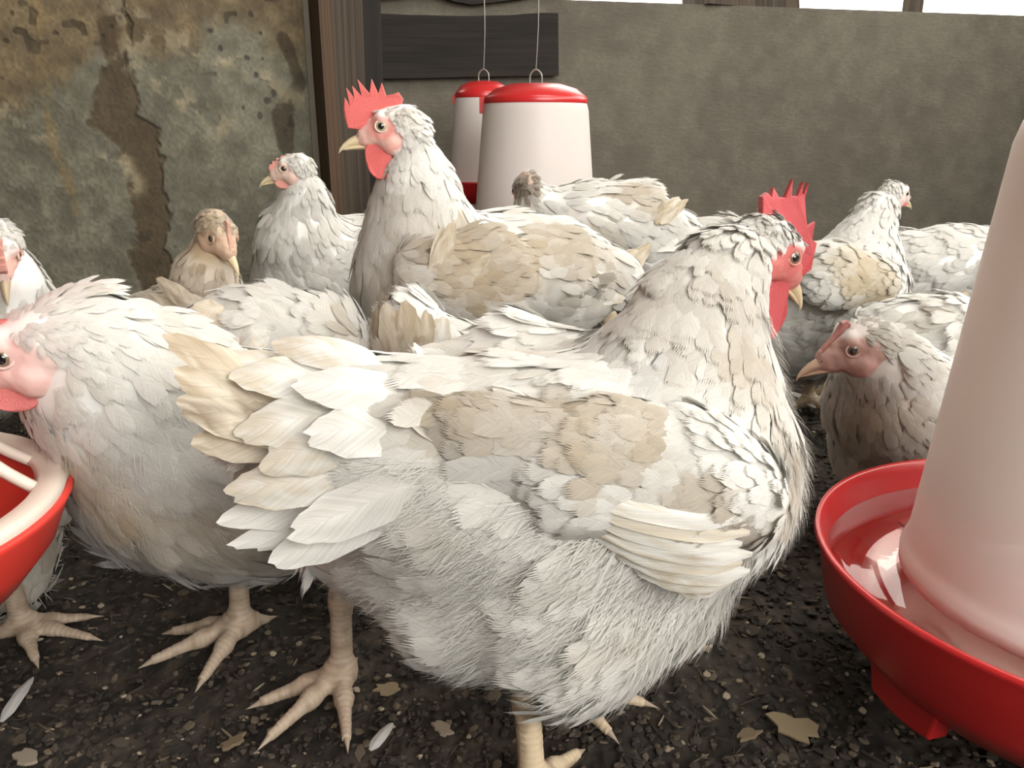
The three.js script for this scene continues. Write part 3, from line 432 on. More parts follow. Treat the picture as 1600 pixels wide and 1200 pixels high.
function makeBird(spec) {
  const rnd = rng(spec.seed * 77 + 5), chain = bonesOf(spec.chain), lumps = (spec.lumps || []).flatMap((c) => bonesOf(c)), bones = [...chain, ...lumps];
  if (spec.head) { const e = chain[chain.length - 1], hm = headFrame({ ...spec.head, pos: at(...spec.head.at) }), k = spec.head.scale || 1; e.b = V(-0.013, -0.005, 0).applyMatrix4(hm); e.rb = 0.0155 * k; e.s = 0.010; e.flow = V().subVectors(e.a, e.b).normalize(); }
  const mid = spec.chain[Math.floor(spec.chain.length / 2) - 1], mp = at(mid[0], mid[1], mid[2]);
  const bird = thing('chicken', spec.label, 'chicken', V(mp.x, 0, mp.z), spec.group);
  const field = (p) => { let d = 9; for (const b of bones) d = smin(d, capsule(p, b), b.s); return d + (noise(p.x * 26 + spec.seed, p.y * 26, p.z * 26) - 0.5) * 0.008; };
  const stainShade = stainShadeOf(spec), head = spec.head ? buildHead(bird, bird, { ...spec.head, seed: spec.seed, pos: at(...spec.head.at) }, rnd) : null;
  const bb = boxOf(bones, 0.02), body = surfaceNets(field, bb.min, bb.max, spec.cell || 0.009);
  const cols = []; for (let i = 0; i < body.attributes.position.count; i++) cols.push(...stainShade(V().fromBufferAttribute(body.attributes.position, i)).map((x) => x * 0.95));
  body.setAttribute('color', new THREE.Float32BufferAttribute(cols, 3));
  const headField2 = head && ((p) => { const q = p.clone().applyMatrix4(head.inv); return smin(field(p), headField(q) * (head.h.scale || 1), 0.01); });
  const plume = new Plume(), wings = (spec.wings || []).map((w) => { const n = V(...(w.n || [0, 0.3, 1])).normalize(), b = bonesOf(w.chain, { n, k: w.flat || 2.2 }); return { w, n, b, f: (p) => { let d = 9; for (const q of b) d = smin(d, capsule(p, q), 0.02); return d + (noise(p.x * 30 + spec.seed, p.y * 30, p.z * 30) - 0.5) * 0.006; } }; });
  const inWing = (p) => wings.some((w) => w.f(p) < -0.004);
  const density = spec.density || 1;
  plumage(plume, body, field, bones, spec, rnd, { density, stainShade, head, skip: (p) => inWing(p) || (spec.bare && spec.bare(p)), droop: spec.droop, mess: spec.mess, ratio: spec.ratio, lift: spec.lift ?? 0.8 });
  if (head) plumage(plume, head.geo, headField2, chain.slice(-2), spec, rnd, { density: Math.max(density, 1.3) * 4.5, stainShade, head, ratio: 0.34, droop: 0.1, lift: 0.55, size: 0.9 });
  if (spec.fluff) coatWithFluff(plume, body, field, bones, spec, rnd, stainShade, spec.fluff, (p, n) => n.y < 0.35 && !inWing(p) && (!head || p.distanceTo(spec.headPos || at(...spec.head.at)) > 0.07));
  shrink(body, 0.0032);
  part('body', head ? mergeGeometries([body, head.geo]) : body, skinMat, bird, bird);
  part('plumage', plume.geometry(), plumeMat, bird, bird, 'stuff').userData.label = spec.plumageLabel || 'white plumage with tan dirt, shade painted in on some birds';
  for (const w of wings) {
    const g = surfaceNets(w.f, boxOf(w.b, 0.01).min, boxOf(w.b, 0.01).max, 0.007), pl = new Plume();
    plumage(pl, g, w.f, w.b, spec, rnd, { density: density * 1.0, size: 1.0, stainShade, droop: w.w.droop ?? 0.1, mess: w.w.mess ?? 0.45, ratio: 0.44, lift: 0.75, skip: (p) => field(p) < -0.02 });
    shrink(g, 0.0022);
    const cc = []; for (let i = 0; i < g.attributes.position.count; i++) cc.push(...stainShade(V().fromBufferAttribute(g.attributes.position, i))); g.setAttribute('color', new THREE.Float32BufferAttribute(cc, 3));
    g.setAttribute('uv', new THREE.Float32BufferAttribute(new Float32Array(g.attributes.position.count * 2), 2)); const wing = part('wing', mergeGeometries([g, pl.geometry()]), plumeMat, bird, bird);
    (w.w.feathers || []).forEach(([b, t, wd, col, ct, bend, nn, sag], i) => { const B = at(...b), T = at(...t); part('flight_feather', bigFeather(B, T, wd * pxm(B), nn ? V(...nn) : w.n, bend ?? 0.05, col || CREAM, ct || WHITE, spec.seed * 31 + i, sag), vaneMat, wing, bird); });
  }
  (spec.tail || []).forEach(([b, t, wd, col, ct, bend, nn], i) => { const B = at(...b), T = at(...t); part('tail_feather', bigFeather(B, T, wd * pxm(B), V(...(nn || [0, 0.4, 1])), bend ?? 0.06, col || WHITE, ct || WHITE, spec.seed * 17 + i), vaneMat, bird, bird); });
  for (const [f, heading, h, custom] of spec.legs || []) addLeg(bird, bird, f, heading, h || 0.13, custom);
  
  return bird;
}
const foot = (px, py, h = 0) => onFloor(px, py, h);
const under = (px, py, d, dx = 0, dz = 0) => { const p = at(px, py, d); return V(p.x + dx, 0, p.z + dz); };
const deg = THREE.MathUtils.degToRad;

// --- the big cockerel in front
const FRONT_COMB_PX = [[1179, 341], [1177, 310], [1187, 304], [1194, 311], [1200, 297], [1209, 312], [1218, 312], [1225, 285], [1230, 311], [1238, 310], [1243, 289], [1247, 308], [1252, 308], [1257, 291], [1256, 315], [1260, 342], [1264, 358], [1277, 350], [1276, 377], [1286, 383], [1281, 402], [1272, 422], [1257, 436], [1250, 430], [1246, 395], [1240, 372], [1228, 360], [1205, 354]];
makeBird({
  seed: 1, label: 'large white cockerel with tall red comb, seen side-on, nearest the red drinker tray', density: 2.1, lift: 0.6, cell: 0.009, fluff: 30000, dirt: 0.2, droop: 0.35, mess: 0.55,
  chain: [[455, 680, 0.475, 62, 0.036], [580, 690, 0.48, 118, 0.036], [700, 740, 0.485, 165, 0.032], [850, 765, 0.495, 200, 0.028], [1040, 725, 0.51, 188, 0.026], [1065, 600, 0.535, 135, 0.024], [1095, 490, 0.56, 96, 0.022], [1140, 415, 0.58, 68, 0.018], [1195, 395, 0.59, 42, 0.012]],
  lumps: [[[760, 930, 0.47, 130, 0.036], [900, 920, 0.475, 150, 0.034], [1010, 880, 0.485, 120, 0.03]], [[600, 850, 0.49, 95, 0.036], [760, 900, 0.48, 120, 0.034]], [[850, 950, 0.45, 115, 0.034], [880, 1030, 0.435, 72, 0.03]], [[700, 565, 0.56, 30, 0.03], [815, 560, 0.575, 62, 0.03], [950, 570, 0.57, 55, 0.026]]],
  wings: [{ n: [0.05, 0.35, 0.94], flat: 2.1, chain: [[700, 655, 0.435, 26, 0.03], [800, 690, 0.427, 62, 0.028], [930, 730, 0.42, 92, 0.024], [1080, 755, 0.425, 105, 0.022], [1150, 770, 0.432, 88, 0.02]], droop: 0.15,
    feathers: [[1160, 812, 842, 735, 0], [1172, 832, 850, 752, 1], [1160, 850, 872, 775, 0], [1176, 866, 885, 800, 2], [1160, 880, 915, 828, 1], [1172, 893, 945, 856, 2], [1150, 903, 985, 886, 1], [1130, 908, 1040, 912, 2]].map(([a, b, c, d, k], i) => [[a, b, 0.403 - i * 0.0005], [c, d, 0.412 - i * 0.0008], 34, [WHITE, CREAM, WHITE][k], [CREAM, WHITE, TAN][k], 0.05, [0, 0.6 - i * 0.05, 0.85], 0.07]) }],
  stainsAndShade: [[760, 650, 0.43, 85, 0.75], [880, 660, 0.42, 70, 0.55], [1010, 690, 0.41, 90, 0.7], [930, 620, 0.44, 60, 0.55], [1110, 800, 0.41, 80, 0.6], [1180, 850, 0.42, 60, 0.9, BROWN], [1130, 890, 0.41, 50, 0.75], [1215, 720, 0.47, 60, 0.6], [820, 545, 0.52, 60, 0.8], [740, 560, 0.52, 60, 0.5], [1150, 560, 0.5, 60, 0.4], [1050, 560, 0.47, 60, 0.45, GREY], [1085, 500, 0.53, 120, 0.5, [0.52, 0.47, 0.41]], [1140, 440, 0.55, 80, 0.45, [0.52, 0.47, 0.41]], [1160, 600, 0.50, 90, 0.45, [0.54, 0.48, 0.40]], [400, 640, 0.46, 110, 0.4]],  // grey neck and tan hump patches blend dirt with painted shade
  head: { at: [1200, 391, 0.595], yaw: -16, pitch: -38, scale: 0.93, rooster: true, flush: 0.75, comb: fromPx(FRONT_COMB_PX, 1200, 391, 1.98, 1, deg(-38)), combThick: 4.5, combWave: 9, wattle: 1.5, wattleBack: -3, red: [0.55, 0.085, 0.095], skin: [0.66, 0.36, 0.29] },
  tail: [
    [[470, 640, 0.47], [250, 520, 0.45], 66, CREAM, TAN, 0.03, [0.3, 0.7, 0.6]], [[470, 660, 0.46], [262, 575, 0.44], 70, CREAM, TAN, 0.03, [0.3, 0.7, 0.6]], [[480, 680, 0.45], [262, 625, 0.43], 66, CREAM, BROWN, 0.03, [0.3, 0.6, 0.7]],
    [[520, 610, 0.48], [330, 555, 0.47], 70, WHITE, CREAM, 0.10, [0, 0.9, 0.5]], [[560, 600, 0.47], [350, 590, 0.45], 74, WHITE, CREAM, 0.10, [0, 0.8, 0.6]], [[570, 640, 0.45], [360, 680, 0.43], 80, WHITE, CREAM, 0.10, [0, 0.6, 0.8]],
    [[590, 660, 0.44], [400, 735, 0.42], 80, WHITE, CREAM, 0.08, [0, 0.5, 0.85]], [[560, 740, 0.43], [345, 770, 0.42], 74, WHITE, CREAM, 0.08, [0, 0.5, 0.85]], [[570, 770, 0.425], [330, 815, 0.42], 60, WHITE, WHITE, -0.08, [0, 0.4, 0.9]], [[590, 800, 0.42], [350, 855, 0.42], 54, WHITE, WHITE, -0.08, [0, 0.4, 0.9]],
    [[620, 780, 0.415], [415, 885, 0.41], 74, WHITE, WHITE, -0.06, [0, 0.4, 0.9]], [[640, 760, 0.41], [440, 840, 0.405], 76, WHITE, WHITE, -0.04, [0, 0.4, 0.9]], [[600, 575, 0.47], [420, 535, 0.48], 70, WHITE, CREAM, 0.1, [0, 0.9, 0.4]], [[640, 620, 0.45], [450, 600, 0.44], 76, WHITE, WHITE, 0.1, [0, 0.8, 0.6]], [[640, 670, 0.435], [470, 680, 0.42], 80, WHITE, WHITE, 0.1, [0, 0.6, 0.8]], [[480, 690, 0.45], [290, 690, 0.43], 60, CREAM, TAN, 0.04, [0.3, 0.5, 0.8]],
  ],
  legs: [[foot(832, 1262), deg(-10), 0.15], [under(880, 900, 0.54), deg(10), 0.13]],
});

// --- the bird on the left, bowed over the feeder; its two feet show in front
const FOOTED = legGeometry(0.13, [[0, 0.070], [0.62, 0.060], [-0.85, 0.060], [Math.PI - 0.5, 0.028]], [0.46, 0.36, 0.27], 3);
makeBird({
  seed: 2, label: 'white chicken with pink face bowed over the white-grilled feeder', density: 1.5, fluff: 9000, dirt: 0.25, droop: 0.3,
  chain: [[540, 650, 0.65, 60, 0.034], [465, 690, 0.64, 130, 0.034], [370, 720, 0.625, 160, 0.032], [270, 690, 0.615, 156, 0.03], [200, 610, 0.585, 132, 0.028], [130, 560, 0.56, 104, 0.024], [60, 545, 0.545, 72, 0.016]],
  lumps: [[[330, 790, 0.62, 95, 0.036], [430, 810, 0.63, 85, 0.034]], [[155, 720, 0.615, 74, 0.03], [235, 790, 0.625, 88, 0.032]]],
  stainsAndShade: [[160, 730, 0.55, 90, 0.6, [0.55, 0.43, 0.24]], [280, 830, 0.55, 110, 0.6], [420, 880, 0.56, 100, 0.5, BROWN], [200, 850, 0.56, 60, 0.5, BROWN]],  // lower belly browns are dirt plus shade painted into the feathers
  head: { at: [64, 552, 0.535], yaw: 170, pitch: -14, scale: 1.2, flush: 0.14, wattle: 0.4, comb: 'small', skin: [0.73, 0.57, 0.53], red: [0.60, 0.18, 0.17], face: 1.15 },
  legs: [[foot(378, 1000), deg(150), 0.14, FOOTED], [foot(536, 1078), deg(125), 0.14, FOOTED]],
});

// --- the bird whose foot and thigh show under the feeder
makeBird({
  seed: 15, label: 'white chicken behind the white-grilled feeder, only its thigh and foot showing', density: 0.8, fluff: 3000, dirt: 0.3,
  chain: [[-420, 780, 0.74, 60], [-300, 790, 0.72, 110], [-160, 800, 0.70, 125], [-50, 815, 0.67, 110], [-60, 720, 0.70, 60], [-170, 670, 0.70, 40, 0.016]],
  lumps: [[[-30, 830, 0.665, 120], [5, 880, 0.655, 80]]],
  head: { at: [-200, 655, 0.69], yaw: 190, pitch: -10, scale: 1, flush: 0.3, wattle: 0.4, comb: 'small' },
  stainsAndShade: [[60, 880, 0.62, 110, 0.6], [0, 950, 0.62, 60, 0.6, BROWN]],
  legs: [[foot(38, 992), deg(8), 0.10, legGeometry(0.13, [[0.0, 0.062], [0.75, 0.05], [-0.6, 0.05], [2.5, 0.024]], [0.46, 0.36, 0.27], 4)], [under(-120, 900, 0.72), deg(20), 0.13]],
});
// --- far left bird, head turned to the viewer
makeBird({
  seed: 3, label: 'white chicken with pink comb looking down, beside the stained wall above the bowed bird', density: 1, dirt: 0.2,
  chain: [[-260, 560, 0.98, 60], [-150, 550, 0.96, 100], [-50, 540, 0.94, 105], [5, 500, 0.92, 84, 0.024], [8, 440, 0.905, 58, 0.02], [2, 388, 0.90, 36, 0.012]],
  head: { at: [0, 388, 0.895], yaw: 62, pitch: -42, scale: 1.1, flush: 0.5, wattle: 0.25, comb: 'small', red: [0.62, 0.30, 0.25], skin: [0.70, 0.48, 0.42], beak: { base: [0.30, 0.22, 0.14], tip: [0.62, 0.50, 0.34] } },
  legs: [[under(-40, 600, 0.94, 0, 0.04), deg(40)], [under(-70, 600, 0.94, 0, -0.04), deg(40)]],
});
// --- brownish hen in the corner
makeBird({
  seed: 4, label: 'tan-headed hen against the stained wall with striped tan wing feathers', density: 1, dirt: 0.5, white: [0.64, 0.57, 0.48],
  chain: [[170, 560, 1.10, 40], [220, 540, 1.08, 68], [285, 530, 1.05, 84], [318, 490, 1.03, 66, 0.024], [325, 430, 1.02, 45, 0.02], [335, 375, 1.015, 34, 0.012]],
  head: { at: [338, 365, 1.01], yaw: 40, pitch: -34, scale: 1.05, flush: 0.25, comb: 'ridge', wattle: 0, skin: [0.58, 0.42, 0.30], white: [0.45, 0.36, 0.26], red: [0.56, 0.33, 0.25], combThick: 3, face: 1.05 },
  stainsAndShade: [[320, 360, 1.0, 45, 0.8, [0.46, 0.35, 0.22]], [330, 400, 1.0, 30, 0.7, [0.40, 0.30, 0.18]]],  // tan to brown patches on head and throat
  wings: [{ n: [0.1, 0.3, 0.95], chain: [[205, 535, 1.0, 26, 0.024], [260, 505, 0.985, 42, 0.022], [300, 485, 0.98, 34, 0.02]], feathers: [[[318, 492, 0.93], [242, 432, 0.96], 26, CREAM, TAN, 0.03], [[305, 512, 0.93], [232, 458, 0.96], 26, TAN, CREAM, 0.03], [[290, 530, 0.93], [226, 484, 0.96], 28, BROWN, CREAM, 0.03]] }],
  legs: [[under(280, 600, 1.05, 0, 0.04), deg(10)], [under(280, 600, 1.05, 0, -0.04), deg(10)]],
});
// --- small hen facing left
makeBird({
  seed: 5, label: 'small white hen with short pink comb sitting by the brown post, facing the stained wall', density: 1, dirt: 0.12,
  chain: [[690, 400, 1.42, 30], [630, 415, 1.38, 62], [560, 430, 1.33, 88], [485, 430, 1.29, 84, 0.028], [470, 375, 1.27, 64, 0.024], [477, 315, 1.26, 42, 0.02], [470, 270, 1.255, 30, 0.012]],
  head: { at: [460, 266, 1.25], yaw: 172, pitch: -8, scale: 0.96, flush: 0.15, comb: 'small', wattle: 0.35, skin: [0.72, 0.56, 0.48], red: [0.72, 0.32, 0.27] },
  wings: [{ n: [-0.05, 0.3, 0.95], chain: [[640, 420, 1.29, 26, 0.028], [570, 430, 1.25, 50, 0.026], [510, 435, 1.235, 50, 0.024]] }],
  legs: [[under(540, 500, 1.33, 0, 0.05), deg(180)], [under(540, 500, 1.33, 0, -0.05), deg(180)]],
});
// --- the tall cockerel in the middle, facing left
const REAR_COMB_PX = [[546, 201], [542, 185], [541, 172], [543, 156], [551, 168], [546, 142], [558, 157], [555, 139], [569, 154], [564, 130], [581, 150], [585, 129], [594, 150], [600, 134], [606, 153], [617, 151], [625, 148], [632, 158], [629, 168], [612, 176], [596, 182], [581, 194], [565, 203]];
makeBird({
  seed: 6, label: 'tall white cockerel with upright red comb and wattles, standing before the white drinkers', density: 1.5, dirt: 0.25, fluff: 2500,
  chain: [[985, 445, 0.970, 26, 0.036], [930, 430, 0.950, 52, 0.034], [850, 440, 0.920, 92, 0.03], [750, 450, 0.890, 112, 0.028], [655, 435, 0.870, 94, 0.026], [655, 350, 0.855, 76, 0.026], [652, 285, 0.845, 58, 0.022], [645, 220, 0.840, 44, 0.014]],
  head: { at: [620, 205, 0.835], yaw: 176, pitch: -2, scale: 1.0, rooster: true, paleEye: true, flush: 0.35, comb: fromPx(REAR_COMB_PX, 620, 205, 1.6, -1, deg(-2)), combThick: 5, combWave: 3, wattle: 1.0, skin: [0.74, 0.56, 0.48], red: [0.66, 0.13, 0.12], beak: { base: [0.66, 0.55, 0.34], tip: [0.74, 0.66, 0.46] } },
  wings: [{ n: [-0.1, 0.35, 0.93], chain: [[900, 440, 0.870, 30, 0.032], [830, 435, 0.830, 56, 0.03], [740, 430, 0.795, 68, 0.026], [660, 420, 0.785, 52, 0.022]], feathers: [[[668, 462, 0.775], [712, 338, 0.770], 30, CREAM, TAN, 0.05, [0.6, 0.1, 0.8]], [[676, 455, 0.775], [690, 350, 0.770], 24, TAN, CREAM, 0.05, [0.6, 0.1, 0.8]], [[690, 450, 0.775], [770, 395, 0.780], 34, CREAM, TAN, 0.06, [0, 0.6, 0.8]], [[720, 440, 0.780], [850, 400, 0.820], 36, TAN, CREAM, 0.06, [0, 0.8, 0.6]], [[740, 420, 0.790], [900, 405, 0.860], 36, CREAM, TAN, 0.06, [0, 0.8, 0.6]], [[760, 400, 0.810], [915, 395, 0.890], 34, CREAM, CREAM, 0.06, [0, 0.9, 0.4]]] }],
  stainsAndShade: [[760, 400, 0.790, 90, 0.8], [850, 400, 0.850, 80, 0.75], [690, 420, 0.775, 60, 0.75], [620, 420, 0.800, 60, 0.4], [590, 460, 0.820, 60, 0.35], [900, 420, 0.900, 60, 0.6], [640, 340, 0.790, 60, 0.25]],  // the weaker breast patches hold both dirt and painted-in shade
  tail: [[[930, 445, 0.950], [1000, 388, 0.980], 34, TAN, CREAM, 0.04], [[925, 455, 0.940], [975, 392, 0.960], 30, TAN, BROWN, 0.04], [[940, 460, 0.950], [1020, 378, 0.990], 32, CREAM, TAN, 0.04], [[915, 440, 0.940], [942, 395, 0.950], 20, CREAM, TAN, 0.04], [[890, 430, 0.890], [985, 440, 0.940], 44, WHITE, CREAM, 0.08, [0, 0.8, 0.6]], [[880, 450, 0.880], [980, 465, 0.920], 46, WHITE, CREAM, 0.08, [0, 0.6, 0.8]], [[870, 420, 0.890], [970, 425, 0.940], 40, WHITE, CREAM, 0.08, [0, 0.9, 0.4]]],
  legs: [[under(700, 500, 0.890, 0, 0.05), deg(170)], [under(730, 500, 0.890, 0, -0.05), deg(170)]],
});
// --- body between the left bird and the cockerels
makeBird({
  seed: 7, label: 'white chicken with ruffled back, head down, behind the front cockerel tail', density: 1.3, dirt: 0.2, mess: 0.9,
  chain: [[285, 535, 0.800, 30], [340, 535, 0.795, 66], [425, 540, 0.790, 88], [505, 548, 0.785, 80], [545, 580, 0.765, 54, 0.024], [545, 640, 0.750, 38, 0.02], [545, 680, 0.745, 32, 0.012]],
  head: { at: [548, 690, 0.745], yaw: 40, pitch: -50, scale: 0.95, flush: 0.3, comb: 'small', wattle: 0.3 },
  stainsAndShade: [[530, 490, 0.730, 50, 0.6], [340, 520, 0.740, 50, 0.5], [560, 520, 0.740, 40, 0.6]],
  tail: [[[350, 480, 0.750], [290, 500, 0.730], 40, CREAM, TAN, 0.05], [[365, 500, 0.745], [300, 535, 0.725], 46, CREAM, TAN, 0.05], [[385, 515, 0.740], [345, 555, 0.720], 44, CREAM, TAN, 0.05], [[400, 500, 0.740], [390, 555, 0.720], 44, WHITE, CREAM, 0.05]],
  legs: [[under(440, 600, 0.780, 0, 0.03), 0], [under(440, 600, 0.780, 0, -0.03), 0]],
});
// --- rounded tail end
makeBird({
  seed: 8, label: 'white chicken showing only its rounded tail end with curled tan feathers', density: 1.2, dirt: 0.3,
  chain: [[648, 510, 0.705, 46], [665, 545, 0.705, 64], [740, 595, 0.715, 74], [820, 610, 0.715, 66], [870, 620, 0.715, 40, 0.02], [900, 650, 0.715, 32, 0.012]],
  head: { at: [912, 660, 0.715], yaw: -10, pitch: -40, scale: 0.95, flush: 0.3, comb: 'small', wattle: 0.3 },
  stainsAndShade: [[600, 530, 0.685, 60, 0.8], [640, 560, 0.675, 50, 0.6]],
  tail: [[[635, 590, 0.675], [584, 478, 0.680], 50, TAN, BROWN, 0.10, [-0.6, 0.2, 0.8]], [[640, 595, 0.670], [600, 470, 0.670], 46, TAN, CREAM, 0.10, [-0.4, 0.2, 0.9]], [[650, 595, 0.670], [632, 462, 0.665], 46, CREAM, TAN, 0.10, [-0.1, 0.2, 1]], [[660, 595, 0.670], [664, 480, 0.665], 44, CREAM, TAN, 0.10, [0.2, 0.2, 1]], [[665, 595, 0.670], [694, 490, 0.670], 44, WHITE, CREAM, 0.10, [0.4, 0.2, 0.9]], [[645, 600, 0.665], [660, 520, 0.655], 26, CREAM, TAN, 0.05, [0, 0.2, 1]]],
  legs: [[under(760, 650, 0.715, 0, 0.035), 0], [under(760, 650, 0.715, 0, -0.035), 0]],
});
// --- bird bent to the drinker
makeBird({
  seed: 9, label: 'white chicken with dusky brown head turned to the large hanging drinker', density: 1.2, dirt: 0.15,
  chain: [[1075, 372, 1.30, 22, 0.034], [1040, 370, 1.29, 44, 0.034], [980, 358, 1.28, 66, 0.03], [910, 352, 1.27, 64, 0.028], [862, 345, 1.27, 44, 0.024], [832, 315, 1.27, 32, 0.018], [826, 295, 1.27, 26, 0.012]],
  head: { at: [822, 296, 1.272], yaw: -112, pitch: -30, scale: 0.95, flush: 0.3, comb: 'small', wattle: 0.3, white: [0.34, 0.28, 0.21] },
  stainsAndShade: [[815, 290, 1.25, 26, 0.9, [0.28, 0.22, 0.16]], [840, 310, 1.22, 20, 0.5, [0.40, 0.33, 0.25]], [990, 300, 1.23, 50, 0.7], [920, 390, 1.2, 60, 0.5]],  // head patches darker brown, the others tan
  wings: [{ n: [0.0, 0.8, 0.6], flat: 2.0, chain: [[1045, 318, 1.27, 9, 0.03], [1000, 300, 1.27, 20, 0.028], [955, 290, 1.265, 17, 0.024]] }],
  tail: [[[1025, 350, 1.21], [1064, 306, 1.24], 26, TAN, CREAM, 0.03], [[1032, 350, 1.21], [1076, 310, 1.24], 14, CREAM, TAN, 0.03], [[1000, 340, 1.24], [1072, 352, 1.27], 44, WHITE, WHITE, 0.08, [0.2, 0.7, 0.7]], [[1010, 370, 1.22], [1078, 372, 1.26], 46, WHITE, WHITE, 0.06, [0.2, 0.5, 0.8]], [[1000, 395, 1.22], [1060, 400, 1.25], 46, WHITE, WHITE, 0.06, [0.2, 0.3, 0.9]]],
  legs: [[under(950, 450, 1.28, 0, 0.05), deg(180)], [under(950, 450, 1.28, 0, -0.05), deg(180)]],
});
// --- low white back between the drinker bird and the front cockerel
makeBird({
  seed: 16, label: 'white chicken mostly hidden, low back showing beyond the front cockerel neck', density: 0.9, dirt: 0.3,
  chain: [[1055, 385, 1.62, 22], [1080, 388, 1.62, 42], [1140, 395, 1.62, 52], [1190, 405, 1.62, 48], [1220, 410, 1.62, 34, 0.02], [1235, 425, 1.62, 27, 0.014]],
  head: { at: [1240, 432, 1.62], yaw: -20, pitch: -30, scale: 0.95, flush: 0.3, comb: 'small', wattle: 0.3 },
  legs: [[under(1140, 450, 1.62, 0, 0.04), 0], [under(1140, 450, 1.62, 0, -0.04), 0]],
});
// --- slim-necked bird on the right
makeBird({
  seed: 11, label: 'slim white chicken stretching its neck, facing away from the tall cockerel', density: 1.3, dirt: 0.12, mess: 0.8,
  chain: [[1150, 430, 1.26, 30, 0.034], [1200, 450, 1.25, 62, 0.034], [1265, 470, 1.24, 86, 0.03], [1330, 450, 1.25, 82, 0.028], [1345, 390, 1.27, 50, 0.024], [1374, 330, 1.29, 30, 0.018], [1398, 302, 1.30, 22, 0.012]],
  lumps: [[[1240, 520, 1.22, 60], [1270, 540, 1.22, 56]]],
  head: { at: [1398, 304, 1.30], yaw: -28, pitch: -12, scale: 0.82, flush: 0.15, wattle: 0.15, skin: [0.70, 0.56, 0.52], comb: null, face: 0.85 },
  wings: [{ n: [0.1, 0.3, 0.95], chain: [[1240, 440, 1.16, 20, 0.026], [1310, 430, 1.14, 44, 0.024], [1370, 440, 1.15, 44, 0.022]] }],
  stainsAndShade: [[1340, 410, 1.14, 44, 0.6, [0.58, 0.48, 0.32]], [1385, 440, 1.13, 40, 0.65, [0.58, 0.48, 0.32]], [1360, 465, 1.13, 40, 0.5, [0.5, 0.42, 0.28]], [1290, 420, 1.15, 30, 0.3]],
  legs: [[foot(1262, 640), deg(15), 0.13], [under(1300, 560, 1.30), deg(10)]],
});
// --- bodies on the right
makeBird({
  seed: 12, label: 'plain white chicken resting by the back wall, beyond the slim-necked chicken', density: 1, dirt: 0.04,
  chain: [[1375, 420, 1.56, 40], [1420, 415, 1.56, 52], [1490, 412, 1.56, 56], [1560, 415, 1.57, 56], [1600, 410, 1.58, 34, 0.02], [1625, 385, 1.58, 26, 0.014]],
  head: { at: [1632, 375, 1.58], yaw: -10, pitch: -10, scale: 0.95, flush: 0.3, comb: 'small', wattle: 0.3 },
  legs: [[under(1490, 450, 1.56, 0, 0.05), 0], [under(1490, 450, 1.56, 0, -0.05), 0]],
});
makeBird({
  seed: 13, label: 'ruffled white chicken between the pink-faced hen and the resting chicken', density: 1.2, dirt: 0.1, mess: 1.2,
  chain: [[1375, 505, 1.05, 26], [1410, 520, 1.04, 50], [1470, 535, 1.03, 66], [1540, 545, 1.03, 66], [1590, 520, 1.04, 40, 0.02], [1610, 490, 1.04, 28, 0.014]],
  head: { at: [1618, 482, 1.04], yaw: -15, pitch: -10, scale: 0.95, flush: 0.3, comb: 'small', wattle: 0.3 },
  stainsAndShade: [[1460, 480, 0.98, 50, 0.4]],
  legs: [[under(1480, 560, 1.03, 0, 0.03), 0], [under(1480, 560, 1.03, 0, -0.03), 0]],
});
makeBird({
  seed: 14, label: 'pink-faced white hen with flat comb looking over the red drinker tray', density: 1.4, dirt: 0.25,
  chain: [[1720, 680, 0.90, 40], [1630, 680, 0.88, 90], [1530, 685, 0.85, 116], [1430, 680, 0.81, 118, 0.028], [1392, 625, 0.775, 92, 0.024], [1375, 570, 0.755, 66, 0.018], [1350, 548, 0.745, 48, 0.012]],
  head: { at: [1345, 545, 0.74], yaw: 178, pitch: -10, scale: 1.08, flush: 0.22, comb: 'ridge', combThick: 4, wattle: 0, skin: [0.62, 0.42, 0.37], red: [0.52, 0.22, 0.20], beak: { base: [0.52, 0.36, 0.26], tip: [0.60, 0.42, 0.30] }, face: 1.12 },
  stainsAndShade: [[1370, 690, 0.72, 90, 0.4, TAN], [1330, 640, 0.72, 40, 0.3, TAN]],  // breast tans: some dirt, with the breast shade painted in
  legs: [[under(1460, 800, 0.82, 0, 0.04), deg(180)], [under(1460, 800, 0.84, 0, -0.05), deg(180)]],
});


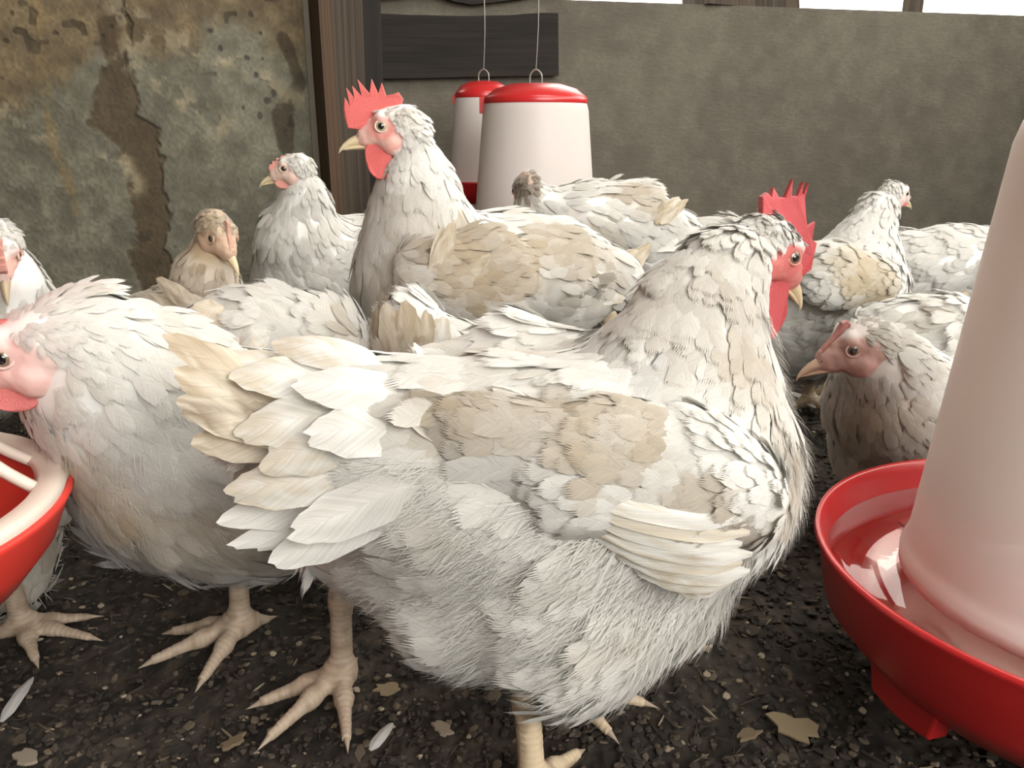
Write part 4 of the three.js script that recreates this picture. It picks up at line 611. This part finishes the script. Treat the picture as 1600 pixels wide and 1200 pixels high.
// ---------------------------------------------------------------- drinkers and feeder
const lathe = (pts, seg = 96) => new THREE.LatheGeometry(pts.map(([r, y]) => new THREE.Vector2(r, y)), seg);
const redPlastic = phys([0.50, 0.018, 0.02], 0.32, { clearcoat: 0.3, clearcoatRoughness: 0.25 });
const creamPlastic = phys([0.90, 0.83, 0.78], 0.8, { clearcoat: 0.35, clearcoatRoughness: 0.3, transmission: 0.22, thickness: 0 });
const whitePlastic = phys([0.78, 0.72, 0.69], 0.85, { clearcoat: 0.35, clearcoatRoughness: 0.3, transmission: 0.3, thickness: 0 });
const wireMat = phys([0.25, 0.24, 0.22], 0.4, { metalness: 0.8 });
const water = phys([1, 1, 1], 0.02, { transmission: 1, ior: 1.33, thickness: 0.03, attenuationColor: new THREE.Color().setRGB(0.85, 0.7, 0.62), attenuationDistance: 0.2 });
function drinker(label, pos, s, trayY, jarTopY, jarMat, wireTop, jt = 0.1, jw = 0.128) {    // a tray hung under a tapering jar with a domed lid and a wire to the roof
  const g = thing('poultry_drinker', label, 'drinker', pos), R = 0.18 * s;
  const y0 = trayY - pos.y, yj = jarTopY - pos.y;                    // tray rim height and jar shoulder height
  const tray = lathe([[0.0, y0 - 0.076 * s], [0.125 * s, y0 - 0.076 * s], [0.150 * s, y0 - 0.070 * s], [0.170 * s, y0 - 0.046 * s], [R - 0.003, y0 - 0.008], [R + 0.001, y0 - 0.002], [R, y0 + 0.002], [R - 0.004, y0 + 0.001], [R - 0.006, y0 - 0.008], [0.163 * s, y0 - 0.040 * s], [0.146 * s, y0 - 0.057 * s], [0.136 * s, y0 - 0.060 * s], [0.10 * s, y0 - 0.062 * s], [0, y0 - 0.062 * s]]);
  const tr = part('tray', tray, redPlastic, g);
  for (let k = 0; k < 4; k++) { const a = k * Math.PI / 2 - 1.28, sh = new THREE.Shape(); sh.moveTo(-0.03 * s, 0.02); sh.lineTo(0.03 * s, 0.02); sh.lineTo(0.024 * s, -0.008 * s); sh.quadraticCurveTo(0, -0.015 * s, -0.024 * s, -0.008 * s); const e = new THREE.ExtrudeGeometry(sh, { depth: 0.012 * s, bevelEnabled: true, bevelSize: 0.002, bevelThickness: 0.002, bevelSegments: 2 }); e.translate(0, 0, 0.136 * s); e.rotateY(a); e.translate(0, y0 - 0.076 * s, 0); part('foot', e, redPlastic, tr); }
  const yw = y0 - 0.020 * s, wr = 0.1735 * s;
  part('water', lathe([[0.05 * s, yw - 0.040 * s], [0.148 * s, yw - 0.038 * s], [0.1665 * s, yw - 0.022 * s], [wr, yw], [0.05 * s, yw], [0.05 * s, yw - 0.040 * s]]), water, g);
  const jb = y0 - 0.018 * s;
  part('jar', lathe([[(jw - 0.01) * s, jb - 0.004], [(jw + 0.004) * s, jb - 0.003], [(jw + 0.0045) * s, jb + 0.006], [(jw + 0.002) * s, jb + 0.012], [jw * s, jb + 0.02], [(jt + 0.0035) * s, yj - 0.018], [jt * s, yj - 0.005], [(jt - 0.003) * s, yj], [(jt - 0.012) * s, yj + 0.001], [0.0, yj + 0.001]], 128), jarMat, g);
  const lid = part('lid', lathe([[0.99, -0.006], [1.015, -0.004], [1.015, 0.004], [0.97, 0.009], [0.8, 0.022], [0.5, 0.031], [0, 0.034]].map(([r, y]) => [r * (jt - (jt < 0.09 ? 0.012 : 0)) * s, yj + y + (jt < 0.09 ? 0.004 : 0)])), redPlastic, g);
  const hk = tube([V(-0.012, yj + 0.03, 0), V(-0.010, yj + 0.05, 0), V(0, yj + 0.058, 0), V(0.010, yj + 0.05, 0), V(0.012, yj + 0.03, 0)], 0.002, 20, 6); part('lid_hook', hk, wireMat, lid);
  if (s < 0.99 || jarMat !== creamPlastic) { const tab = new THREE.BoxGeometry(0.014 * s, 0.03 * s, 0.03 * s); tab.translate(-0.1025 * s, yj - 0.008, 0); part('lid_clip', tab, redPlastic, lid); }
  part('hanging_wire', tube([V(0, yj + 0.057, 0), V(0.004, yj + 0.15, 0.002), V(-0.003, yj + 0.4, 0), V(0, wireTop - pos.y, 0)], 0.0011, 40, 5), wireMat, g);
  return g;
}
const D1 = V(0.393, 0, -0.49);
drinker('large cream drinker jar in a red water tray beside the pink-faced hen', D1, 1, 0.146, 0.432, creamPlastic, 2.11, 0.089, 0.117);
{ const p = at(837, 158, 1.70); drinker('white hanging drinker with red domed lid beside the tall cockerel', V(p.x, 0, p.z), 1.0, p.y - 0.30, p.y, whitePlastic, 2.11); }
{ const p = at(756, 150, 2.02); drinker('smaller white drinker half hidden beyond the white hanging drinker', V(p.x, 0, p.z), 0.66, p.y - 0.19, p.y, whitePlastic, 2.11); }
{ // pan feeder at the left edge
  const c = V((-336 - 800) / F * 0.50, 0, -0.462), g = thing('pan_feeder', 'red pan feeder with white plastic grill at the bowed bird', 'feeder', c), R = 0.15, y0 = 0.188;
  part('pan', lathe([[0, y0 - 0.062], [0.09, y0 - 0.062], [0.118, y0 - 0.054], [0.138, y0 - 0.03], [R - 0.001, y0 - 0.004], [R + 0.002, y0], [R, y0 + 0.003], [R - 0.005, y0 + 0.001], [0.132, y0 - 0.03], [0.113, y0 - 0.048], [0.09, y0 - 0.055], [0, y0 - 0.05]]), phys([0.72, 0.05, 0.035], 0.4), g);
  const grillMat = phys([0.70, 0.62, 0.54], 0.5), grill = part('grill_ring', lathe([[R - 0.004, y0 - 0.002], [R - 0.001, y0 + 0.006], [R - 0.006, y0 + 0.010], [R - 0.017, y0 + 0.009], [R - 0.022, y0 + 0.004], [R - 0.017, y0 - 0.002], [R - 0.004, y0 - 0.002]]), grillMat, g);
  for (let k = 0; k < 14; k++) { const a = k / 14 * Math.PI * 2 + 0.1, ca = Math.cos(a), sa = Math.sin(a), P = (r, y) => V(ca * r, y, sa * r), t = tube([P(R - 0.018, y0 + 0.003), P(R - 0.035, y0 + 0.018), P(0.095, y0 + 0.040), P(0.07, y0 + 0.055)], 0.0042, 14, 8); part('grill_spoke', t, grillMat, grill); }
  part('grill_collar', lathe([[0.062, y0 + 0.045], [0.074, y0 + 0.047], [0.074, y0 + 0.062], [0.062, y0 + 0.062], [0.062, y0 + 0.045]]), grillMat, g);
  part('hopper', lathe([[0.060, y0 - 0.03], [0.061, y0 + 0.06], [0.075, y0 + 0.09], [0.078, y0 + 0.36], [0.080, y0 + 0.362], [0.076, y0 + 0.362], [0.073, y0 + 0.09], [0.058, y0 + 0.06], [0.058, y0 - 0.03]]), phys([0.72, 0.05, 0.035], 0.4), g);
  part('hanging_wire', tube([V(-0.07, y0 + 0.35, 0), V(-0.03, y0 + 0.5, 0), V(0, y0 + 0.62, 0), V(0, 2.11, 0)], 0.0012, 40, 5), wireMat, g);
  part('handle', tube([V(0, y0 + 0.62, 0), V(0.03, y0 + 0.5, 0), V(0.07, y0 + 0.35, 0)], 0.0012, 20, 5), wireMat, g);
  const fr = rng(9), P = new THREE.CircleGeometry(0.115, 48); P.rotateX(-Math.PI / 2); const pp = P.attributes.position; for (let i = 0; i < pp.count; i++) pp.setY(i, y0 - 0.043 + (noise(pp.getX(i) * 60, pp.getZ(i) * 60) - 0.5) * 0.01); P.computeVertexNormals();
  const feedTex = dataTexture(256, 256, (u, v) => { const a = noise(u * 110, v * 110, 90), b = fbm(u * 20, v * 20, 91); return mix3([0.36, 0.20, 0.15], [0.55, 0.40, 0.28], a * 0.6 + b * 0.4); }, true);
  const m = part('feed', P, new THREE.MeshStandardMaterial({ map: feedTex, bumpMap: feedTex, bumpScale: 0.004, roughness: 0.95 }), g, null, 'stuff');
}
// loose feathers and chips on the litter
[[[2, 1128], [54, 1056], 15, 'grey-white feather lying on the litter near the feeder'], [[1238, 612], [1275, 640], 16, 'small curled white feather on the litter behind front cockerel breast'], [[1232, 780], [1262, 802], 12, 'tiny white down feather on the litter beside the drinker tray'], [[578, 1172], [615, 1128], 14, 'grey downy feather on the litter near a spread toe']].forEach(([a, b, w, label], i) => {
  const A = onFloor(...a, 0.008), B = onFloor(...b, 0.012), g = bigFeather(A, B, w * pxm(A), V(0.1, 1, 0.1), 0.06, GREY, [0.5, 0.48, 0.45], 300 + i); g.translate(-A.x, -A.y, -A.z);
  const m = shade(new THREE.Mesh(g, vaneMat)); m.position.copy(A); m.name = numbered('loose_feather'); m.userData = { label, category: 'feather' }; scene.add(m);
});
const chipMat = [std([0.22, 0.17, 0.10], 0.9), std([0.15, 0.11, 0.065], 0.9), std([0.24, 0.20, 0.15], 0.9)];
[[607, 1076, 0.011, 'pale broad wood chip on the litter right of spread toes'], [365, 1160, 0.010, 'yellowish split wood chip on the litter below the spread foot'], [42, 1184, 0.012, 'pale oblong wood chip on the litter near the loose feather'], [1240, 1138, 0.020, 'large brown wood chip on the dark litter below the drinker tray'], [1170, 1150, 0.011, 'small brown wood chip next to the large brown chip'], [690, 1140, 0.010, 'dull tan wood chip on the litter left of the yellow shank']].forEach(([px, py, s, label], i) => {
  const r = rng(700 + i), n = 15, sh = new THREE.Shape(); for (let k = 0; k < n; k++) { const a = k / n * Math.PI * 2, q = s * (0.55 + 0.6 * r()); k ? sh.lineTo(Math.cos(a) * q, Math.sin(a) * q * 0.6) : sh.moveTo(Math.cos(a) * q, Math.sin(a) * q * 0.6); }
  const g = new THREE.ExtrudeGeometry(sh, { depth: 0.0015, bevelEnabled: true, bevelSize: 0.0004, bevelThickness: 0.0004, bevelSegments: 1 }); g.rotateX(-Math.PI / 2 + 0.15); g.rotateY(r() * 6);
  const p = onFloor(px, py, 0.004), m = shade(new THREE.Mesh(g, chipMat[i % 3])); m.position.copy(p); m.name = numbered('wood_chip'); m.userData = { label, category: 'wood chip' }; scene.add(m);
});
renderer.render(scene, camera);
